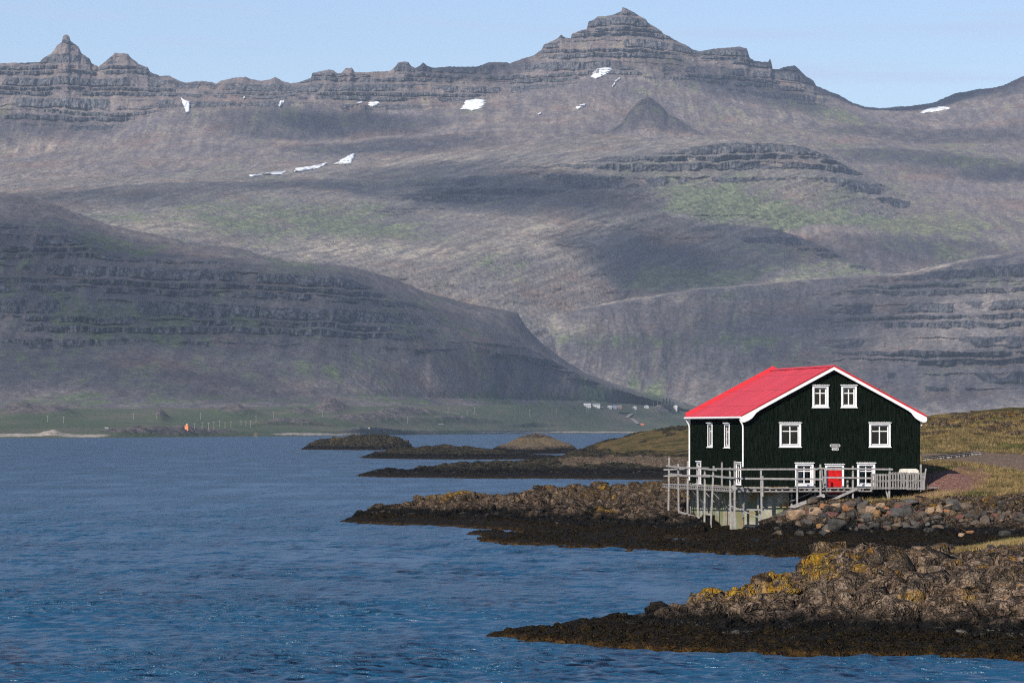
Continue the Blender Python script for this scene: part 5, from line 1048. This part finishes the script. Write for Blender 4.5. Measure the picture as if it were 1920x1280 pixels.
POL = [(89,791,12),(119,793,12),(250,787,13),(376,786,12),(293,785,11),(365,806,13),(379,803.5,11),(391,806,14),(401,805,15),(412,800,12),(422,803,12),(433,802,12),(452,798,10),(461,800,12),(470,800,12),(480,792,13),(513,783,11),(605,782,13),(764,794,13),(840,776,11),(876,779,10),(890,775,12),(993,781,13),(1044,775,11),(1100,776,12),(1103.5,774.5,10),(1160,772,9),(1192,775,9),(1225,763,9),(1233,762,9),(1765,776,10),(1835,776,10),(1905,776,10)]
PL = ['power pole farthest left, on the green flat by the low rock knoll', 'power pole just right of the leftmost one', 'power pole standing above the small white hut', 'power pole upslope, a little right of the lighthouse', 'faint power pole beside the round rock knoll left of the lighthouse',
      'pole right beside the lighthouse', 'second pole right of the lighthouse in the close row', 'third pole right of the lighthouse in the close row', 'fourth pole right of the lighthouse in the close row', 'fifth pole right of the lighthouse in the close row', 'sixth pole right of the lighthouse in the close row',
      'seventh pole right of the lighthouse in the close row', 'eighth pole right of the lighthouse in the close row', 'ninth pole right of the lighthouse in the close row', 'tenth pole right of the lighthouse in the close row', 'power pole above the sea stack', 'faint power pole upslope between the sea stack and the rock knoll', 'power pole in front of the double rock knoll',
      'power pole above the right end of the far dark skerry', 'left one of the three poles above the water gap left of the grassy islet', 'middle one of the three poles left of the grassy islet', 'right one of the three poles left of the grassy islet', 'pole above the grassy islet', 'pole left of the low dark barn',
      'left one of the twin poles below the long white farm buildings', 'right one of the twin poles below the long white farm buildings', 'pole below the blue grey farm building', 'pole below the small white house in the farm row', 'left one of the two poles on the rock knoll by the conifers', 'right one of the two poles on the rock knoll by the conifers',
      'pole just right of the roof edge of the black house, across the bay', 'pole across the bay halfway between the roof edge and the picture edge', 'pole across the bay nearest the right edge of the picture']
for i, (px, py, h) in enumerate(POL):
    p = hit(gc, px, py); hm = h * p.y / F
    if kp is None:
        kp = empty('power_pole'); b = MB(); b.tube([(0, 0, -1), (0, 0, 1 * 8)], .13, 6, .09); m1 = b.build('pole', F_TP, kp); b = MB(); b.box((-1., -.16, 7.3), (1., -.0, 7.48)); m2 = b.build('crossarm', F_TP, kp); o = kp
    else:
        o = kp.copy(); COL.objects.link(o)
        for q in (m1, m2): c = q.copy(); COL.objects.link(c); c.parent = o
    o.location = p; o.scale = (1, 1, hm / 8); tag(o, PL[i], 'power pole', 'power poles across the bay')
# beacon on the skerry
p = hit(gK, 692.5, 818); bc = empty('beacon', p); tag(bc, 'slim dark beacon post with a white top on the far skerry', 'beacon')
b = MB(); b.tube([(0, 0, -1.5), (0, 0, 2.7)], .14, 8); b.build('post', F_DK, bc); b = MB(); b.tube([(0, 0, 2.7), (0, 0, 3.0), (0, 0, 3.25)], .22, 8, .5); b.build('lamp', F_WH, bc)
# sea stack on the beach
p = hit(gc, 479.5, 818.5); b = MB(); k = p.y / F; b.hull((0, 0, 3 * k), 4 * k, 4 * k, 8 * k, 20, 4); b.hull((-.5, -1, 0), 7 * k, 5 * k, 3.5 * k, 18, 5)
o = b.build('sea_stack', ST['brown']); o.location = p; tag(o, 'squat brown sea stack standing on the beach across the water', 'sea stack')
# winding road up to the farm
m = N('gravel_road'); M_GR = m.done(m.mix(m.noise(m.pos((.2,) * 3), 1, 4), (.26, .22, .19), (.18, .155, .135)), .95)
pts = [(1196,796),(1190,790),(1182,786),(1175,784),(1180,780),(1184,776.5),(1180,775),(1170,774.5),(1158,774)]; b = MB(); prev = None
dn = []
for (xa, ya), (xb, yb) in zip(pts, pts[1:]):
    for i in range(10): dn.append((xa + (xb - xa) * i / 10, ya + (yb - ya) * i / 10))
P3_ = [hit(gc, x, y) for x, y in dn]
for i, p in enumerate(P3_):
    d = (P3_[min(i + 1, len(P3_) - 1)] - P3_[max(0, i - 1)]); d.z = 0; d.normalize(); n_ = Vector((-d.y, d.x, 0)) * 3.2; row = [b.bm.verts.new(p + n_ + Vector((0, 0, 1.6))), b.bm.verts.new(p - n_ + Vector((0, 0, 1.6)))]
    if prev: b.bm.faces.new((prev[0], prev[1], row[1], row[0]))
    prev = row
tag(b.build('road', M_GR), kind='structure')

# ------------------------------------------------------------------ clouds above the frame, whose shade dapples the slopes
def cloud(G, px, py, rx, ry, tau, alt=1680., seed=1, turn=0.):
    p = hit(G, px, py) if G else Vector(((px - 960) / F * py, py, 0)); k = (alt - p.z) / sd.z
    c = Vector((p.x + sd.x * k, p.y + sd.y * k, alt)); th = 130.
    bm = bmesh.new(); bmesh.ops.create_uvsphere(bm, u_segments=96, v_segments=24, radius=1)
    V = np.array([v.co for v in bm.verts]); a = np.arctan2(V[:, 1], V[:, 0])
    r = 1 + .38 * fbm(V[:, 0] * 1.6 + seed * 9, V[:, 1] * 1.6, 500 + seed, 3) + .30 * fbm(V[:, 0] * 5 + seed, V[:, 1] * 5, 600 + seed, 3)
    r = np.maximum(r, .2)
    for v, q in zip(bm.verts, r):
        x, y = v.co.x * rx * q, v.co.y * ry * q
        v.co = (x * math.cos(turn) - y * math.sin(turn), x * math.sin(turn) + y * math.cos(turn), v.co.z * th * (.5 if v.co.z < 0 else 1) * (1 + .8 * (q - 1)))
    m = bpy.data.materials.new('cloud_vapour'); m.use_nodes = True; t = m.node_tree; t.nodes.clear()
    o_ = t.nodes.new('ShaderNodeOutputMaterial'); v_ = t.nodes.new('ShaderNodeVolumePrincipled'); t.links.new(v_.outputs[0], o_.inputs[1])
    v_.inputs['Color'].default_value = (1, 1, 1, 1); v_.inputs['Density'].default_value = tau / (th * 1.5 / sd.z)
    me = bpy.data.meshes.new('cloud'); bm.to_mesh(me); bm.free(); me.materials.append(m)
    o = bpy.data.objects.new('cloud', me); COL.objects.link(o); o.location = c
    for f_ in me.polygons: f_.use_smooth = True
    tag(o, kind='structure')
BRIGHT = [(300,150,340,55), (120,295,170,24), (1050,440,170,42), (830,485,160,20), (1430,385,210,55), (1760,350,80,12), (1750,420,150,32), (1755,505,70,14), (1350,245,220,16), (1130,300,230,24),
          (600,450,170,28), (1480,230,120,20), (300,418,110,16), (1180,60,120,45), (1880,600,60,70), (500,290,140,10), (1000,255,150,10), (640,715,140,22), (950,790,400,20), (200,790,260,20), (1270,330,90,22), (1130,142,110,40), (888,198,80,24), (1755,208,50,12), (600,312,110,12), (348,198,30,16)]
rc = np.random.RandomState(12); CL = []; tries = 0
while len(CL) < 64 and tries < 6000:
    tries += 1; px = rc.uniform(-150, 2050); py = rc.uniform(95, 745); rx = rc.uniform(150, 420); ry = rc.uniform(110, 260)
    G = None; best = 1e9
    for g_ in (g5, g4, g3, g2, g1, g0):
        if px < g_[0][0] or px > g_[0][-1]: continue
        q = hit(g_, px, py, True)
        if q.y < best and q.y > 3000: best, G = q.y, g_
    if G is None: continue
    wpx = rx * F / best; hpx = max(10, ry * .16 * F / best)
    if any(((px - x) / (a + .55 * wpx)) ** 2 + ((py - y) / (b + .7 * hpx)) ** 2 < 1 for x, y, a, b in BRIGHT): continue
    if G is not g0 and any(((px - x) / a) ** 2 + ((py - y) / b) ** 2 < 1 for x, y, a, b in ((960, 580, 330, 90), (1100, 660, 200, 50))): continue
    if any(((px - c[1]) / (.55 * wpx + 12)) ** 2 + ((py - c[2]) / (hpx * .8)) ** 2 < 1 for c in CL): continue
    CL.append((G, px, py, rx, ry, rc.uniform(.7, 1.9) * (.36 if G is g0 else .5 if G is g1 else 1.), rc.uniform(-.3, .5)))
for i, (G, px, py, rx, ry, tau, tr) in enumerate(CL): cloud(G, px, py, rx, ry, tau, seed=i + 1, turn=tr)

# ------------------------------------------------------------------ the air
m = bpy.data.materials.new('haze_air'); m.use_nodes = True; t = m.node_tree; t.nodes.clear()
o_ = t.nodes.new('ShaderNodeOutputMaterial'); v_ = t.nodes.new('ShaderNodeVolumePrincipled'); t.links.new(v_.outputs[0], o_.inputs[1])
v_.inputs['Color'].default_value = (.62, .78, 1.0, 1); v_.inputs['Density'].default_value = 2.7e-5; v_.inputs['Anisotropy'].default_value = 0
tag(MB().box((-9200, -520, -6), (9200, 12600, 1290)).build('haze', m), kind='stuff')
